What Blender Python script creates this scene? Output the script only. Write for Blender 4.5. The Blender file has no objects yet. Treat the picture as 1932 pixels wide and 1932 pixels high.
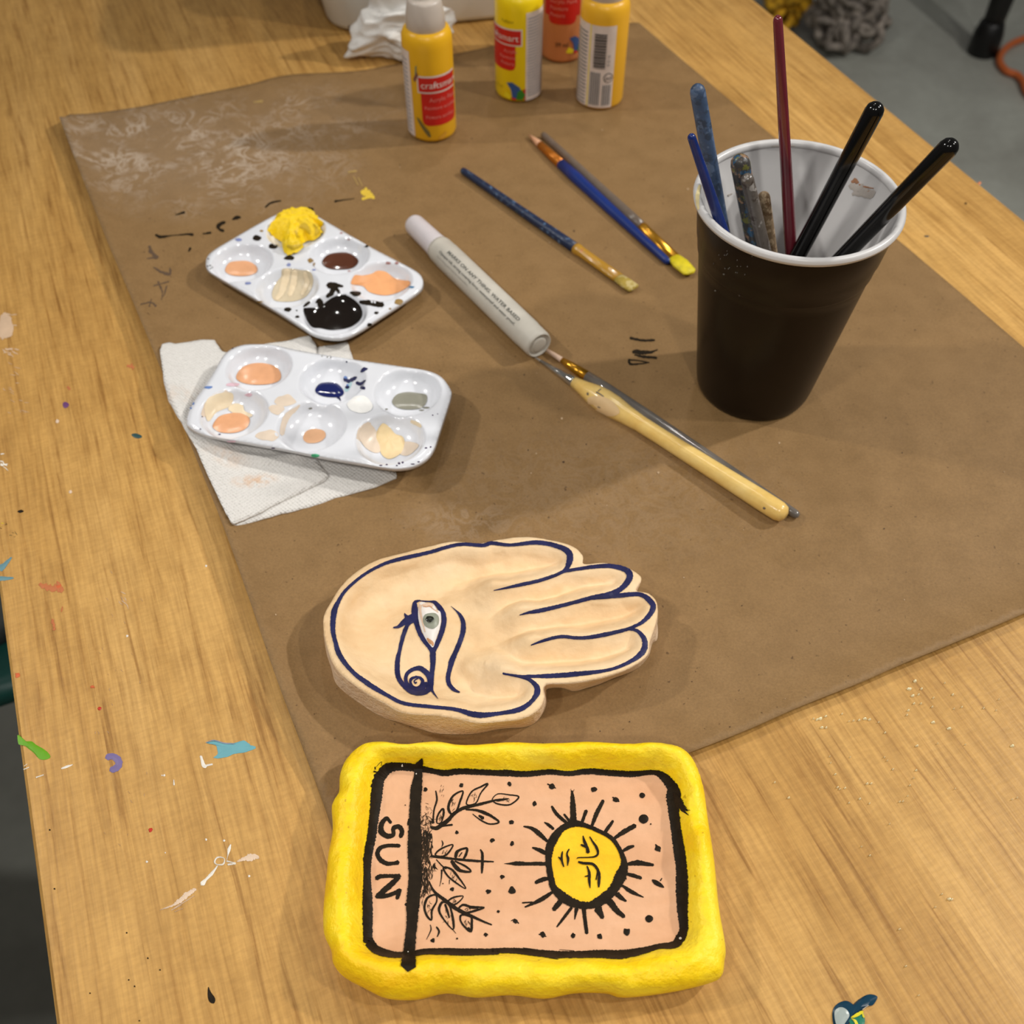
import bpy, bmesh, math, random
import numpy as np
from mathutils import Vector, Matrix, noise as mnoise
from mathutils.bvhtree import BVHTree
random.seed(7)
C = bpy.context.scene.collection
TOP = 0.75                      # table top height above the floor
PAP = 0.0010                    # kraft paper surface above the table top
# ------------------------------------------------------------------ camera
cam = bpy.data.cameras.new('camera'); cam_o = bpy.data.objects.new('camera', cam); C.objects.link(cam_o)
CAMZ = TOP + 0.40; TILT = math.radians(51.2)
cam_o.location = (0, 0, CAMZ); cam_o.rotation_euler = (math.pi/2 - TILT, 0, 0)
cam.lens = 36; cam.sensor_width = 36; cam.sensor_height = 36; cam.clip_start = 0.01; cam.clip_end = 60
cam.dof.use_dof = True; cam.dof.focus_distance = 0.415; cam.dof.aperture_fstop = 13.0
bpy.context.scene.camera = cam_o
# ------------------------------------------------------------------ world, lights, exposure
sc = bpy.context.scene
sc.view_settings.view_transform = 'Standard'; sc.view_settings.look = 'None'
sc.view_settings.gamma = 1; sc.view_settings.use_curve_mapping = False
sc.view_settings.exposure = -1.62
w = bpy.data.worlds.new('room_light'); sc.world = w; w.use_nodes = True
w.node_tree.nodes['Background'].inputs[0].default_value = (1.0, 0.97, 0.93, 1)
w.node_tree.nodes['Background'].inputs[1].default_value = 0.31
def lamp(name, az, el, dist, power, rad, col=(1, 0.97, 0.92)):
    d = bpy.data.lights.new(name, 'AREA'); d.shape = 'DISK'; d.size = rad*2; d.energy = power; d.color = col
    o = bpy.data.objects.new(name, d); C.objects.link(o)
    a, e = math.radians(az), math.radians(el)
    v = Vector((math.sin(a)*math.cos(e), math.cos(a)*math.cos(e), math.sin(e)))
    o.location = Vector((0.0, 0.40, TOP)) + v*dist
    o.rotation_euler = v.to_track_quat('Z', 'Y').to_euler()
# azimuth measured from straight ahead, clockwise
lamp('ceiling_lamp', 74, 40, 2.1, 66, 0.04)
lamp('ceiling_lamp', 104, 52, 2.0, 26, 0.045)
lamp('ceiling_lamp', 8, 60, 2.0, 10, 0.05)
lamp('ceiling_lamp', -28, 72, 1.9, 7, 0.04)
lamp('ceiling_lamp', 172, 50, 2.0, 24, 0.05)
def spot(name, loc, aim, power, rad, deg):
    d = bpy.data.lights.new(name, 'SPOT'); d.energy = power; d.shadow_soft_size = rad; d.spot_size = math.radians(deg); d.spot_blend = 1.0; d.color = (1, 0.97, 0.92)
    o = bpy.data.objects.new(name, d); C.objects.link(o); o.location = loc
    o.rotation_euler = (Vector(loc)-Vector(aim)).to_track_quat('Z', 'Y').to_euler()
spot('track_spot_lamp', (-1.35, 0.62, TOP+1.35), (0.20, 0.22, TOP), 135, 0.045, 44)
spot('track_spot_lamp', (-0.62, -0.45, TOP+1.35), (0.0, 0.16, TOP), 60, 0.05, 46)
# ------------------------------------------------------------------ helpers
F = 1932.0; _c, _s = math.cos(TILT), math.sin(TILT); CAM = Vector((0, 0, CAMZ))
def ray(px, py):
    u = (px-966)/F; v = -(py-966)/F
    return Vector((u, _c + v*_s, -_s + v*_c))
def P(px, py, h=0.0):
    """the place on the horizontal plane h above the table top that the photo shows at px,py"""
    d = ray(px, py); t = (CAMZ-(TOP+h))/-d.z
    return CAM + d*t
def depth(p): return p.y*_c - (p.z-CAMZ)*_s
def frame(x0, y0, s): return lambda x, y: (x0 + x/s, y0 + y/s)
def lin(c): c /= 255.0; return c/12.92 if c <= 0.04045 else ((c+0.055)/1.055)**2.4
def col(r, g, b, k=1.0): return (lin(r)*k, lin(g)*k, lin(b)*k, 1)
def tag(o, label=None, cat=None, group=None, kind=None):
    if label: o['label'] = label
    if cat: o['category'] = cat
    if group: o['group'] = group
    if kind: o['kind'] = kind
    return o
def empty(name, loc, label, cat, group=None):
    o = bpy.data.objects.new(name, None); C.objects.link(o); o.location = loc; o.empty_display_size = 0.01
    return tag(o, label, cat, group)
class MB:
    def __init__(s): s.v = []; s.f = []; s.m = []
    def add(s, vs, fs, m=0):
        b = len(s.v); s.v.extend([Vector(v) for v in vs])
        for f in fs: s.f.append([b+i for i in f]); s.m.append(m)
    def build(s, name, mats, parent=None, smooth=True, label=None, origin=None):
        org = Vector(parent.matrix_basis.translation) if parent else (Vector(origin) if origin is not None else Vector((0, 0, 0)))
        if parent and parent.parent: org = org + parent.parent.matrix_basis.translation
        me = bpy.data.meshes.new(name); me.from_pydata([tuple(v-org) for v in s.v], [], s.f)
        if not isinstance(mats, (list, tuple)): mats = [mats]
        for m in mats: me.materials.append(m)
        me.polygons.foreach_set('material_index', s.m)
        me.polygons.foreach_set('use_smooth', [smooth]*len(s.f)); me.update(); me.validate()
        o = bpy.data.objects.new(name, me); C.objects.link(o)
        if parent: o.parent = parent
        else: o.location = org
        if label: o['label'] = label
        return o
    def bvh(s): return BVHTree.FromPolygons([tuple(v) for v in s.v], s.f)
def catmull(pts, n=8, closed=False):
    pts = [np.array(p, float) for p in pts]; out = []; N = len(pts)
    rng = range(N if closed else N-1)
    for i in rng:
        if closed: a, b, c_, d = pts[(i-1) % N], pts[i], pts[(i+1) % N], pts[(i+2) % N]
        else: a, b, c_, d = pts[max(i-1, 0)], pts[i], pts[i+1], pts[min(i+2, N-1)]
        for k in range(n):
            t = k/n
            out.append(0.5*((2*b)+(-a+c_)*t+(2*a-5*b+4*c_-d)*t*t+(-a+3*b-3*c_+d)*t**3))
    if not closed: out.append(pts[-1])
    return out
def resample(pts, step):
    pts = np.array(pts); seg = np.linalg.norm(np.diff(pts[:, :2], axis=0), axis=1); L = np.concatenate([[0], np.cumsum(seg)])
    n = max(2, int(L[-1]/step)+1); q = np.linspace(0, L[-1], n)
    return np.stack([np.interp(q, L, pts[:, k]) for k in range(pts.shape[1])], 1)
def vnoise(x, y, seed=0):
    x = np.asarray(x, float); y = np.asarray(y, float)
    xi = np.floor(x).astype(np.int64); yi = np.floor(y).astype(np.int64); fx = x-xi; fy = y-yi
    fx = fx*fx*fx*(fx*(fx*6-15)+10); fy = fy*fy*fy*(fy*(fy*6-15)+10)
    def h(a, b):
        n = (a*374761393 + b*668265263 + seed*982451653) & 0xffffffff
        n = ((n ^ (n >> 13))*1274126177) & 0xffffffff
        return ((n ^ (n >> 16)) & 0xffff)/32767.5-1
    return (h(xi, yi)*(1-fx)+h(xi+1, yi)*fx)*(1-fy)+(h(xi, yi+1)*(1-fx)+h(xi+1, yi+1)*fx)*fy
def fbm(x, y, seed=0, oct=3):
    r = 0; a = 1
    for k in range(oct): r = r + a*vnoise(x*2**k, y*2**k, seed+k*17); a *= 0.5
    return r
def sdf(pts, poly, closed=True):
    """distance to a polyline, inside flag, nearest point, nearest parameter"""
    pts = np.asarray(pts, float); A = np.asarray(poly, float); B = np.roll(A, -1, 0) if closed else A[1:]
    if not closed: A = A[:-1]
    best = np.full(len(pts), 1e9); par = np.zeros(len(pts)); near = np.zeros((len(pts), 2)); ins = np.zeros(len(pts), bool)
    for i, (a, b) in enumerate(zip(A, B)):
        d = b-a; L = d@d
        if L < 1e-18: continue
        t = np.clip(((pts-a)@d)/L, 0, 1); q = a+t[:, None]*d; r = np.hypot(*(pts-q).T)
        m = r < best; best[m] = r[m]; par[m] = i+t[m]; near[m] = q[m]
        if closed:
            cnd = (a[1] > pts[:, 1]) != (b[1] > pts[:, 1])
            with np.errstate(all='ignore'): xx = a[0]+(pts[:, 1]-a[1])*(b[0]-a[0])/(b[1]-a[1])
            ins ^= cnd & (pts[:, 0] < xx)
    return best, ins, near, par
def relief(mb, outline, base, hfun, step, rings=((1, 0),), matfun=None, sheet=None, z0=TOP, bottom_mat=0, skirt_mat=0):
    """top surface z=hfun(x,y) inside outline (world xy), skirt going down to base; sheet = thickness for a thin sheet"""
    T = np.array([(p[0], p[1]) for p in outline]); B = np.array([(p[0], p[1]) for p in base]) if base is not None else T
    x0, y0 = T.min(0)-step; x1, y1 = T.max(0)+step
    nx = int((x1-x0)/step)+2; ny = int((y1-y0)/step)+2
    X, Y = np.meshgrid(x0+step*np.arange(nx), y0+step*np.arange(ny)); pts = np.stack([X.ravel(), Y.ravel()], 1)
    d, ins, near, par = sdf(pts, T); ok = ins | (d < 0.4*step)
    okg = ok.reshape(ny, nx); cell = okg[:-1, :-1] & okg[1:, :-1] & okg[:-1, 1:] & okg[1:, 1:]
    jj, ii = np.nonzero(cell)
    idx = lambda j, i: j*nx+i
    quads = np.stack([idx(jj, ii), idx(jj, ii+1), idx(jj+1, ii+1), idx(jj+1, ii)], 1)
    used = np.unique(quads); remap = -np.ones(nx*ny, int); remap[used] = np.arange(len(used)); quads = remap[quads]
    P2 = pts[used].copy(); par = par[used]
    E = {}
    for q in quads:
        for k in range(4):
            e = (int(q[k]), int(q[(k+1) % 4]))
            if (e[1], e[0]) in E: del E[(e[1], e[0])]
            else: E[e] = 1
    bnd = sorted({a for e in E for a in e}); bi = np.array(bnd)
    P2[bi] = near[used][bi]
    Z = hfun(P2[:, 0], P2[:, 1])
    vs = [Vector((a[0], a[1], z0+z)) for a, z in zip(P2, Z)]
    base_i = len(mb.v); mb.v.extend(vs)
    mi = matfun(P2[quads].mean(1)) if matfun else np.zeros(len(quads), int)
    for q, m in zip(quads, mi): mb.f.append([base_i+int(k) for k in q]); mb.m.append(int(m))
    if sheet:
        b2 = len(mb.v); mb.v.extend([v-Vector((0, 0, sheet)) for v in vs])
        for q in quads: mb.f.append([b2+int(k) for k in q[::-1]]); mb.m.append(bottom_mat)
        for (a, b) in E: mb.f.append([base_i+b, base_i+a, b2+a, b2+b]); mb.m.append(skirt_mat)
    else:
        order = {v: k for k, v in enumerate(bnd)}; prev = [base_i+v for v in bnd]
        pi = par[bi]; i0 = np.floor(pi).astype(int) % len(B); tt = (pi-np.floor(pi))[:, None]
        Bp = B[i0]*(1-tt)+B[(i0+1) % len(B)]*tt; Tp = P2[bi]; zt = Z[bi]
        for (a_, zf) in rings:
            q = Tp*(1-a_)+Bp*a_; n0 = len(mb.v)
            mb.v.extend([Vector((p[0], p[1], z0+zf*z)) for p, z in zip(q, zt)])
            cur = [n0+k for k in range(len(bnd))]
            for (a, b) in E:
                ka, kb = order[a], order[b]
                mb.f.append([prev[kb], prev[ka], cur[ka], cur[kb]]); mb.m.append(skirt_mat)
            prev = cur
    return P2
def on_plane(h): return lambda px, py: (P(px, py, h), Vector((0, 0, 1)))
def on_bvh(bvh):
    def f(px, py):
        hit = bvh.ray_cast(CAM, ray(px, py).normalized())
        if hit[0] is None: return None
        n = hit[1];
        if n.dot(ray(px, py)) > 0: n = -n
        return hit[0], n
    return f
def ribbon(mb, proj, pts, m=0, step=2.5, lift=0.00018, rough=0.12, dome=0.00012, seed=0, smooth=True, closed=False):
    """paint stroke: pts = (px, py, width px) in the photograph, laid on the surface that proj finds"""
    q = catmull(pts, 10, closed) if smooth and len(pts) > 2 else [np.array(p, float) for p in pts]
    if closed: q.append(q[0])
    q = resample(q, step); n = len(q); rows = []
    for i in range(n):
        a = q[max(i-1, 0)]; b = q[min(i+1, n-1)]; t = b[:2]-a[:2]; L = np.hypot(*t) or 1; nx, ny = -t[1]/L, t[0]/L
        w = max(q[i][2], 0.3)/2; wl = w*(1+rough*random.uniform(-1, 1)); wr = w*(1+rough*random.uniform(-1, 1))
        row = []
        for k, (o_, l_) in enumerate(((-wl, lift), (0, lift+dome), (wr, lift))):
            h = proj(q[i][0]+nx*o_, q[i][1]+ny*o_)
            row.append(None if h is None else h[0]+h[1]*l_)
        if any(r is None for r in row): rows.append(None); continue
        rows.append(row)
    def end(i, s):
        r = rows[i]; c0 = r[1]; a = q[i]; b = q[i-s] if 0 <= i-s < n else q[i]; t = a[:2]-b[:2]; L = np.hypot(*t) or 1
        h = proj(a[0]+t[0]/L*a[2]*0.35, a[1]+t[1]/L*a[2]*0.35)
        return None if h is None else h[0]+h[1]*lift
    for i in range(n-1):
        if rows[i] is None or rows[i+1] is None: continue
        A, B = rows[i], rows[i+1]
        mb.add(A+B, [(0, 1, 4, 3), (1, 2, 5, 4)], m)
    if not closed:
        for i, s in ((0, -1), (n-1, 1)):
            if rows[i] and q[i][2] > 2:
                e = end(i, s)
                if e is not None: mb.add(rows[i]+[e], [(0, 1, 3), (1, 2, 3)], m)
def strokes(mb, proj, fr, s, text, m=0, ws=1.0, **kw):
    """text lines: x,y,w x,y,w ... in a zoomed frame of scale s"""
    for line in text.strip().splitlines():
        line = line.split('#')[0].strip()
        if not line: continue
        cl = line.startswith('@'); line = line.lstrip('@')
        pts = []
        wlast = 10
        for t in line.split():
            v = [float(a) for a in t.split(',')]
            if len(v) > 2: wlast = v[2]
            x, y = fr(v[0], v[1]); pts.append((x, y, ws*wlast/s))
        ribbon(mb, proj, pts, m, closed=cl, **kw)
def blob(mb, proj, poly, m=0, lift=0.0002, dome=0.0003, rings=3, wob=0.0, smooth=True, bump=0.0):
    """filled patch of paint given by its outline in the photograph"""
    q = catmull(poly, 5, True) if smooth else [np.array(p, float) for p in poly]
    c0 = np.mean([p[:2] for p in q], 0); n = len(q); R = []
    for k in range(1, rings+1):
        f = k/rings; row = []
        for p in q:
            j = 1+wob*random.uniform(-1, 1) if k == rings else 1
            x, y = c0+(p[:2]-c0)*f*j; h = proj(x, y)
            z = lift+dome*(1-f**3)+(bump*mnoise.noise(Vector((x*0.12, y*0.12, 0)))*(1-f**2) if bump else 0)
            row.append(None if h is None else h[0]+Vector((0, 0, 1))*z if bump or dome > 0.001 else h[0]+h[1]*z)
        R.append(row)
    h = proj(*c0); cc = h[0]+Vector((0, 0, 1))*(lift+dome) if h else None
    b = len(mb.v)
    good = lambda *a: all(x is not None for x in a)
    vid = {}
    def vi(k, i):
        i %= n
        if (k, i) not in vid: vid[(k, i)] = len(mb.v); mb.v.append(R[k][i])
        return vid[(k, i)]
    if cc is not None:
        ci = len(mb.v); mb.v.append(cc)
        for i in range(n):
            if good(R[0][i], R[0][(i+1) % n]): mb.f.append([ci, vi(0, i), vi(0, i+1)]); mb.m.append(m)
    for k in range(rings-1):
        for i in range(n):
            if good(R[k][i], R[k][(i+1) % n], R[k+1][i], R[k+1][(i+1) % n]):
                mb.f.append([vi(k, i), vi(k+1, i), vi(k+1, i+1), vi(k, i+1)]); mb.m.append(m)
def disc(x, y, r, n=9, j=0.2, asp=1.0):
    a0 = random.random()*6
    return [(x+r*math.cos(a0+i*2*math.pi/n)*(1+random.uniform(-j, j)), y+asp*r*math.sin(a0+i*2*math.pi/n)*(1+random.uniform(-j, j))) for i in range(n)]
def lathe(mb, p0, p1, prof, seg=32, m=0, flat=1.0, side=None, cap=True):
    """surface of revolution about p0->p1; prof = (distance along axis in m, radius); flat squashes it along side"""
    p0 = Vector(p0); ax = (Vector(p1)-p0).normalized()
    up = Vector(side) if side else (Vector((0, 0, 1)) if abs(ax.z) < 0.9 else Vector((0, -1, 0)))
    e1 = (up-ax*up.dot(ax)).normalized(); e2 = ax.cross(e1); b = len(mb.v)
    for it in prof:
        s, r = it[0], it[1]; fl = it[2] if len(it) > 2 else flat; wd = it[3] if len(it) > 3 else 1.0
        for k in range(seg):
            a = 2*math.pi*k/seg; mb.v.append(p0+ax*s+e1*(r*fl*math.cos(a))+e2*(r*wd*math.sin(a)))
    for i in range(len(prof)-1):
        for k in range(seg):
            a = b+i*seg+k; c_ = b+i*seg+(k+1) % seg
            mb.f.append([a, c_, c_+seg, a+seg]); mb.m.append(m)
    if cap:
        mb.f.append([b+k for k in range(seg)][::-1]); mb.m.append(m)
        e = b+(len(prof)-1)*seg; mb.f.append([e+k for k in range(seg)]); mb.m.append(m)
def tube(mb, pts, r, seg=8, m=0, closed=False, cat=True):
    q = catmull([tuple(p) for p in pts], 6, closed) if cat else [np.array(p) for p in pts]
    n = len(q); b = len(mb.v); e = Vector((0, 0, 1))
    for i in range(n):
        a = Vector(q[i-1] if (closed or i) else q[0]); c_ = Vector(q[(i+1) % n] if closed else q[min(i+1, n-1)])
        t = (c_-a).normalized(); e = (e-t*e.dot(t));
        e = e.normalized() if e.length > 1e-4 else t.orthogonal().normalized(); f = t.cross(e)
        rr = r[min(i*len(r)//n, len(r)-1)] if isinstance(r, (list, tuple)) else r
        for k in range(seg):
            an = 2*math.pi*k/seg; mb.v.append(Vector(q[i])+e*(rr*math.cos(an))+f*(rr*math.sin(an)))
    for i in range(n if closed else n-1):
        for k in range(seg):
            j = (i+1) % n; mb.f.append([b+i*seg+k, b+i*seg+(k+1) % seg, b+j*seg+(k+1) % seg, b+j*seg+k]); mb.m.append(m)
    if not closed:
        mb.f.append([b+k for k in range(seg)][::-1]); mb.m.append(m); mb.f.append([b+(n-1)*seg+k for k in range(seg)]); mb.m.append(m)
def text_mesh(body, size=1.0, spacing=1.0, bold=0.0):
    cu = bpy.data.curves.new('lettering', 'FONT'); cu.body = body; cu.size = size; cu.space_character = spacing; cu.resolution_u = 3; cu.offset = bold
    o = bpy.data.objects.new('lettering', cu); C.objects.link(o)
    dg = bpy.context.evaluated_depsgraph_get(); me = o.evaluated_get(dg).to_mesh()
    vs = [(v.co.x, v.co.y) for v in me.vertices]; fs = [list(p.vertices) for p in me.polygons]
    o.evaluated_get(dg).to_mesh_clear(); bpy.data.objects.remove(o); bpy.data.curves.remove(cu)
    return vs, fs
# ------------------------------------------------------------------ materials
class NT:
    def __init__(s, name):
        s.mat = bpy.data.materials.new(name); s.mat.use_nodes = True; s.t = s.mat.node_tree; s.N = s.t.nodes; s.L = s.t.links
        s.b = s.N['Principled BSDF']
    def n(s, typ, **kw):
        x = s.N.new(typ)
        for k, v in kw.items():
            if k.startswith('i_'):
                key = k[2:]; key = int(key) if key.isdigit() else key
                x.inputs[key].default_value = v
            else: setattr(x, k, v)
        return x
    def l(s, a, ao, b, bi): s.L.new(a.outputs[ao], b.inputs[bi])
    def coords(s, scale=(1, 1, 1), rot=(0, 0, 0), src='Object'):
        tc = s.n('ShaderNodeTexCoord'); mp = s.n('ShaderNodeMapping'); mp.inputs['Scale'].default_value = scale; mp.inputs['Rotation'].default_value = rot
        s.l(tc, src, mp, 'Vector'); return mp
    def noise(s, co, scale, detail=3, rough=0.5, dist=0.0):
        x = s.n('ShaderNodeTexNoise', noise_dimensions='3D'); x.inputs['Scale'].default_value = scale; x.inputs['Detail'].default_value = detail
        x.inputs['Roughness'].default_value = rough; x.inputs['Distortion'].default_value = dist
        s.l(co, 0, x, 'Vector'); return x
    def ramp(s, src, out, stops):
        r = s.n('ShaderNodeValToRGB'); e = r.color_ramp.elements
        while len(e) < len(stops): e.new(0.5)
        for k, (p, c_) in enumerate(stops): e[k].position = p; e[k].color = c_
        s.l(src, out, r, 0); return r
    def mix(s, fac, a, b, mode='MIX'):
        m = s.n('ShaderNodeMix', data_type='RGBA', blend_type=mode)
        for v, k in ((fac, 0), (a, 6), (b, 7)):
            if isinstance(v, (int, float)): m.inputs[k].default_value = v
            elif isinstance(v, tuple): m.inputs[k].default_value = v
            else: s.L.new(v, m.inputs[k])
        return m.outputs[2]
    def math(s, op, a, b=0.0, c_=None):
        m = s.n('ShaderNodeMath', operation=op)
        for k, v in enumerate((a, b) if c_ is None else (a, b, c_)):
            if isinstance(v, (int, float)): m.inputs[k].default_value = v
            else: s.L.new(v, m.inputs[k])
        return m.outputs[0]
    def bump(s, src, strength, dist):
        b = s.n('ShaderNodeBump'); b.inputs['Strength'].default_value = strength; b.inputs['Distance'].default_value = dist
        s.L.new(src, b.inputs['Height']); s.l(b, 0, s.b, 'Normal'); return b
def mat(name, c, rough=0.5, var=0.06, vs=120, bump=0.0, bs=300, spec=0.5, coat=0.0, trans=0.0, metal=0.0, ior=1.45, sub=0.0, k=1.0):
    t = NT(name); c = col(*c, k=k) if max(c) > 1 else c
    co = t.coords(); nz = t.noise(co, vs, 3)
    dk = tuple(x*(1-var*2) for x in c[:3])+(1,); lt = tuple(min(1, x*(1+var)) for x in c[:3])+(1,)
    r = t.ramp(nz, 0, [(0.3, dk), (0.7, lt)]); t.l(r, 0, t.b, 'Base Color')
    t.b.inputs['Roughness'].default_value = rough; t.b.inputs['Specular IOR Level'].default_value = spec; t.b.inputs['IOR'].default_value = ior
    t.b.inputs['Coat Weight'].default_value = coat; t.b.inputs['Coat Roughness'].default_value = 0.08
    t.b.inputs['Transmission Weight'].default_value = trans; t.b.inputs['Metallic'].default_value = metal
    if sub: t.b.inputs['Subsurface Weight'].default_value = sub; t.b.inputs['Subsurface Radius'].default_value = (0.003, 0.002, 0.001)
    if bump:
        n2 = t.noise(co, bs, 4); t.bump(n2.outputs[0], bump, 0.001)
    return t.mat
def wood_mat():
    t = NT('varnished_wood_boards')
    tc = t.n('ShaderNodeTexCoord'); sep = t.n('ShaderNodeSeparateXYZ'); t.l(tc, 'Object', sep, 0)
    # boards 7 cm wide running along the table, each its own tone
    bx = t.math('FLOOR', t.math('DIVIDE', sep.outputs[0], 0.072)); wn = t.n('ShaderNodeTexWhiteNoise', noise_dimensions='1D'); t.L.new(bx, wn.inputs['W'])
    off = t.n('ShaderNodeCombineXYZ'); t.L.new(t.math('MULTIPLY', wn.outputs['Value'], 9.0), off.inputs[1]); t.L.new(t.math('MULTIPLY', wn.outputs['Value'], 3.0), off.inputs[2])
    add = t.n('ShaderNodeVectorMath', operation='ADD'); t.l(tc, 'Object', add, 0); t.l(off, 0, add, 1)
    def stretched(sx, sy, scale, detail, rough, dist=0.0):
        mp = t.n('ShaderNodeMapping'); mp.inputs['Scale'].default_value = (sx, sy, 1); t.l(add, 0, mp, 'Vector'); return t.noise(mp, scale, detail, rough, dist)
    broad = stretched(1, 0.12, 22, 3, 0.5, 0.6)
    grain = stretched(1, 0.045, 300, 4, 0.65, 0.3)
    fine = stretched(1, 0.05, 620, 2, 0.6)
    cross = stretched(0.30, 1, 640, 2, 0.6)
    spots = stretched(1, 1, 55, 3, 0.6)
    a = t.ramp(broad, 0, [(0.28, col(184, 140, 76)), (0.5, col(196, 152, 86)), (0.74, col(206, 163, 98))]).outputs[0]
    g = t.ramp(grain, 0, [(0.30, (0.55, 0.46, 0.34, 1)), (0.42, (0.88, 0.85, 0.80, 1)), (0.52, (1.0, 1.0, 0.99, 1)), (0.72, (1.07, 1.07, 1.06, 1))]).outputs[0]
    c1 = t.mix(0.85, a, g, 'MULTIPLY')
    f = t.ramp(fine, 0, [(0.3, (0.74, 0.70, 0.64, 1)), (0.65, (1.14, 1.14, 1.12, 1))]).outputs[0]
    c2 = t.mix(0.55, c1, f, 'MULTIPLY')
    x = t.ramp(cross, 0, [(0.35, (0.80, 0.77, 0.72, 1)), (0.65, (1.15, 1.15, 1.14, 1))]).outputs[0]
    c3 = t.mix(0.3, c2, x, 'MULTIPLY')
    sp = t.ramp(spots, 0, [(0.25, (0.86, 0.83, 0.78, 1)), (0.5, (1, 1, 1, 1)), (0.8, (1.07, 1.06, 1.04, 1))]).outputs[0]
    c4 = t.mix(0.7, c3, sp, 'MULTIPLY')
    tone = t.ramp(wn, 'Value', [(0, (0.90, 0.88, 0.84, 1)), (1, (1.05, 1.05, 1.03, 1))]).outputs[0]
    c5 = t.mix(0.8, c4, tone, 'MULTIPLY')
    t.L.new(c5, t.b.inputs['Base Color'])
    t.b.inputs['Roughness'].default_value = 0.42; t.b.inputs['Specular IOR Level'].default_value = 0.35
    hgt = t.math('ADD', t.math('MULTIPLY', fine.outputs[0], 0.5), t.math('MULTIPLY', cross.outputs[0], 0.4))
    t.bump(hgt, 0.25, 0.0006)
    return t.mat
def kraft_mat():
    t = NT('brown_kraft_paper'); co = t.coords()
    fib = t.noise(co, 900, 3, 0.7); mid = t.noise(co, 60, 3, 0.6); fleck = t.noise(co, 420, 2, 0.5); big = t.noise(co, 9, 2)
    a = t.ramp(mid, 0, [(0.3, col(130, 100, 61)), (0.7, col(140, 109, 69))]).outputs[0]
    f = t.ramp(fib, 0, [(0.3, (0.84, 0.83, 0.82, 1)), (0.7, (1.15, 1.15, 1.15, 1))]).outputs[0]
    c1 = t.mix(0.8, a, f, 'MULTIPLY')
    fl = t.ramp(fleck, 0, [(0.24, (0.35, 0.3, 0.25, 1)), (0.29, (1, 1, 1, 1)), (0.78, (1, 1, 1, 1)), (0.84, (1.25, 1.22, 1.2, 1))]).outputs[0]
    c2 = t.mix(0.75, c1, fl, 'MULTIPLY')
    # rubbed chalky smears in the far left corner and a few faint ones elsewhere
    tc = t.n('ShaderNodeTexCoord')
    def ell(px, py, rx, ry, rot=0.0):
        c_ = P(px, py)
        mp = t.n('ShaderNodeMapping', vector_type='TEXTURE'); mp.inputs['Location'].default_value = (c_.x, c_.y, 0); mp.inputs['Rotation'].default_value = (0, 0, rot); mp.inputs['Scale'].default_value = (rx, ry, 1)
        sx = t.n('ShaderNodeVectorMath', operation='MULTIPLY'); sx.inputs[1].default_value = (1, 1, 0); t.l(tc, 'Object', sx, 0); t.l(sx, 0, mp, 'Vector')
        ln = t.n('ShaderNodeVectorMath', operation='LENGTH'); t.l(mp, 0, ln, 0)
        r = t.n('ShaderNodeMapRange'); r.inputs['From Min'].default_value = 1.0; r.inputs['From Max'].default_value = 0.35; t.l(ln, 'Value', r, 'Value'); return r.outputs[0]
    sm = t.noise(t.coords((1.0, 1.0, 1), (0, 0, 0.7)), 52, 6, 0.62, 1.6)
    ridge = t.math('SUBTRACT', 1.0, t.math('MULTIPLY', t.math('ABSOLUTE', t.math('SUBTRACT', sm.outputs[0], 0.5)), 13.0))
    ridge = t.math('MAXIMUM', ridge, 0.0)
    brk = t.ramp(t.noise(co, 38, 3, 0.6), 0, [(0.42, (0, 0, 0, 1)), (0.62, (1, 1, 1, 1))]).outputs[0]
    m1 = t.math('MAXIMUM', ell(330, 285, 0.145, 0.085, -0.25), t.math('MULTIPLY', ell(580, 225, 0.08, 0.06), 0.6))
    m2 = t.math('MULTIPLY', t.math('MULTIPLY', ridge, brk), m1)
    haze = t.math('MULTIPLY', m1, 0.10)
    m3 = t.math('MULTIPLY', t.math('MULTIPLY', ridge, 0.22), t.math('MAXIMUM', t.math('MULTIPLY', ell(880, 985, 0.04, 0.018), .6), t.math('MULTIPLY', ell(1130, 930, 0.12, 0.06), 0.25)))
    fac = t.math('MINIMUM', t.math('ADD', t.math('ADD', t.math('MULTIPLY', m2, 0.55), haze), m3), 0.8)
    c3 = t.mix(fac, c2, col(205, 188, 170))
    t.L.new(c3, t.b.inputs['Base Color']); t.b.inputs['Roughness'].default_value = 0.62; t.b.inputs['Specular IOR Level'].default_value = 0.35
    h = t.math('ADD', t.math('MULTIPLY', fib.outputs[0], 0.25), t.math('MULTIPLY', big.outputs[0], 0.5)); t.bump(h, 0.35, 0.0015)
    return t.mat
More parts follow.
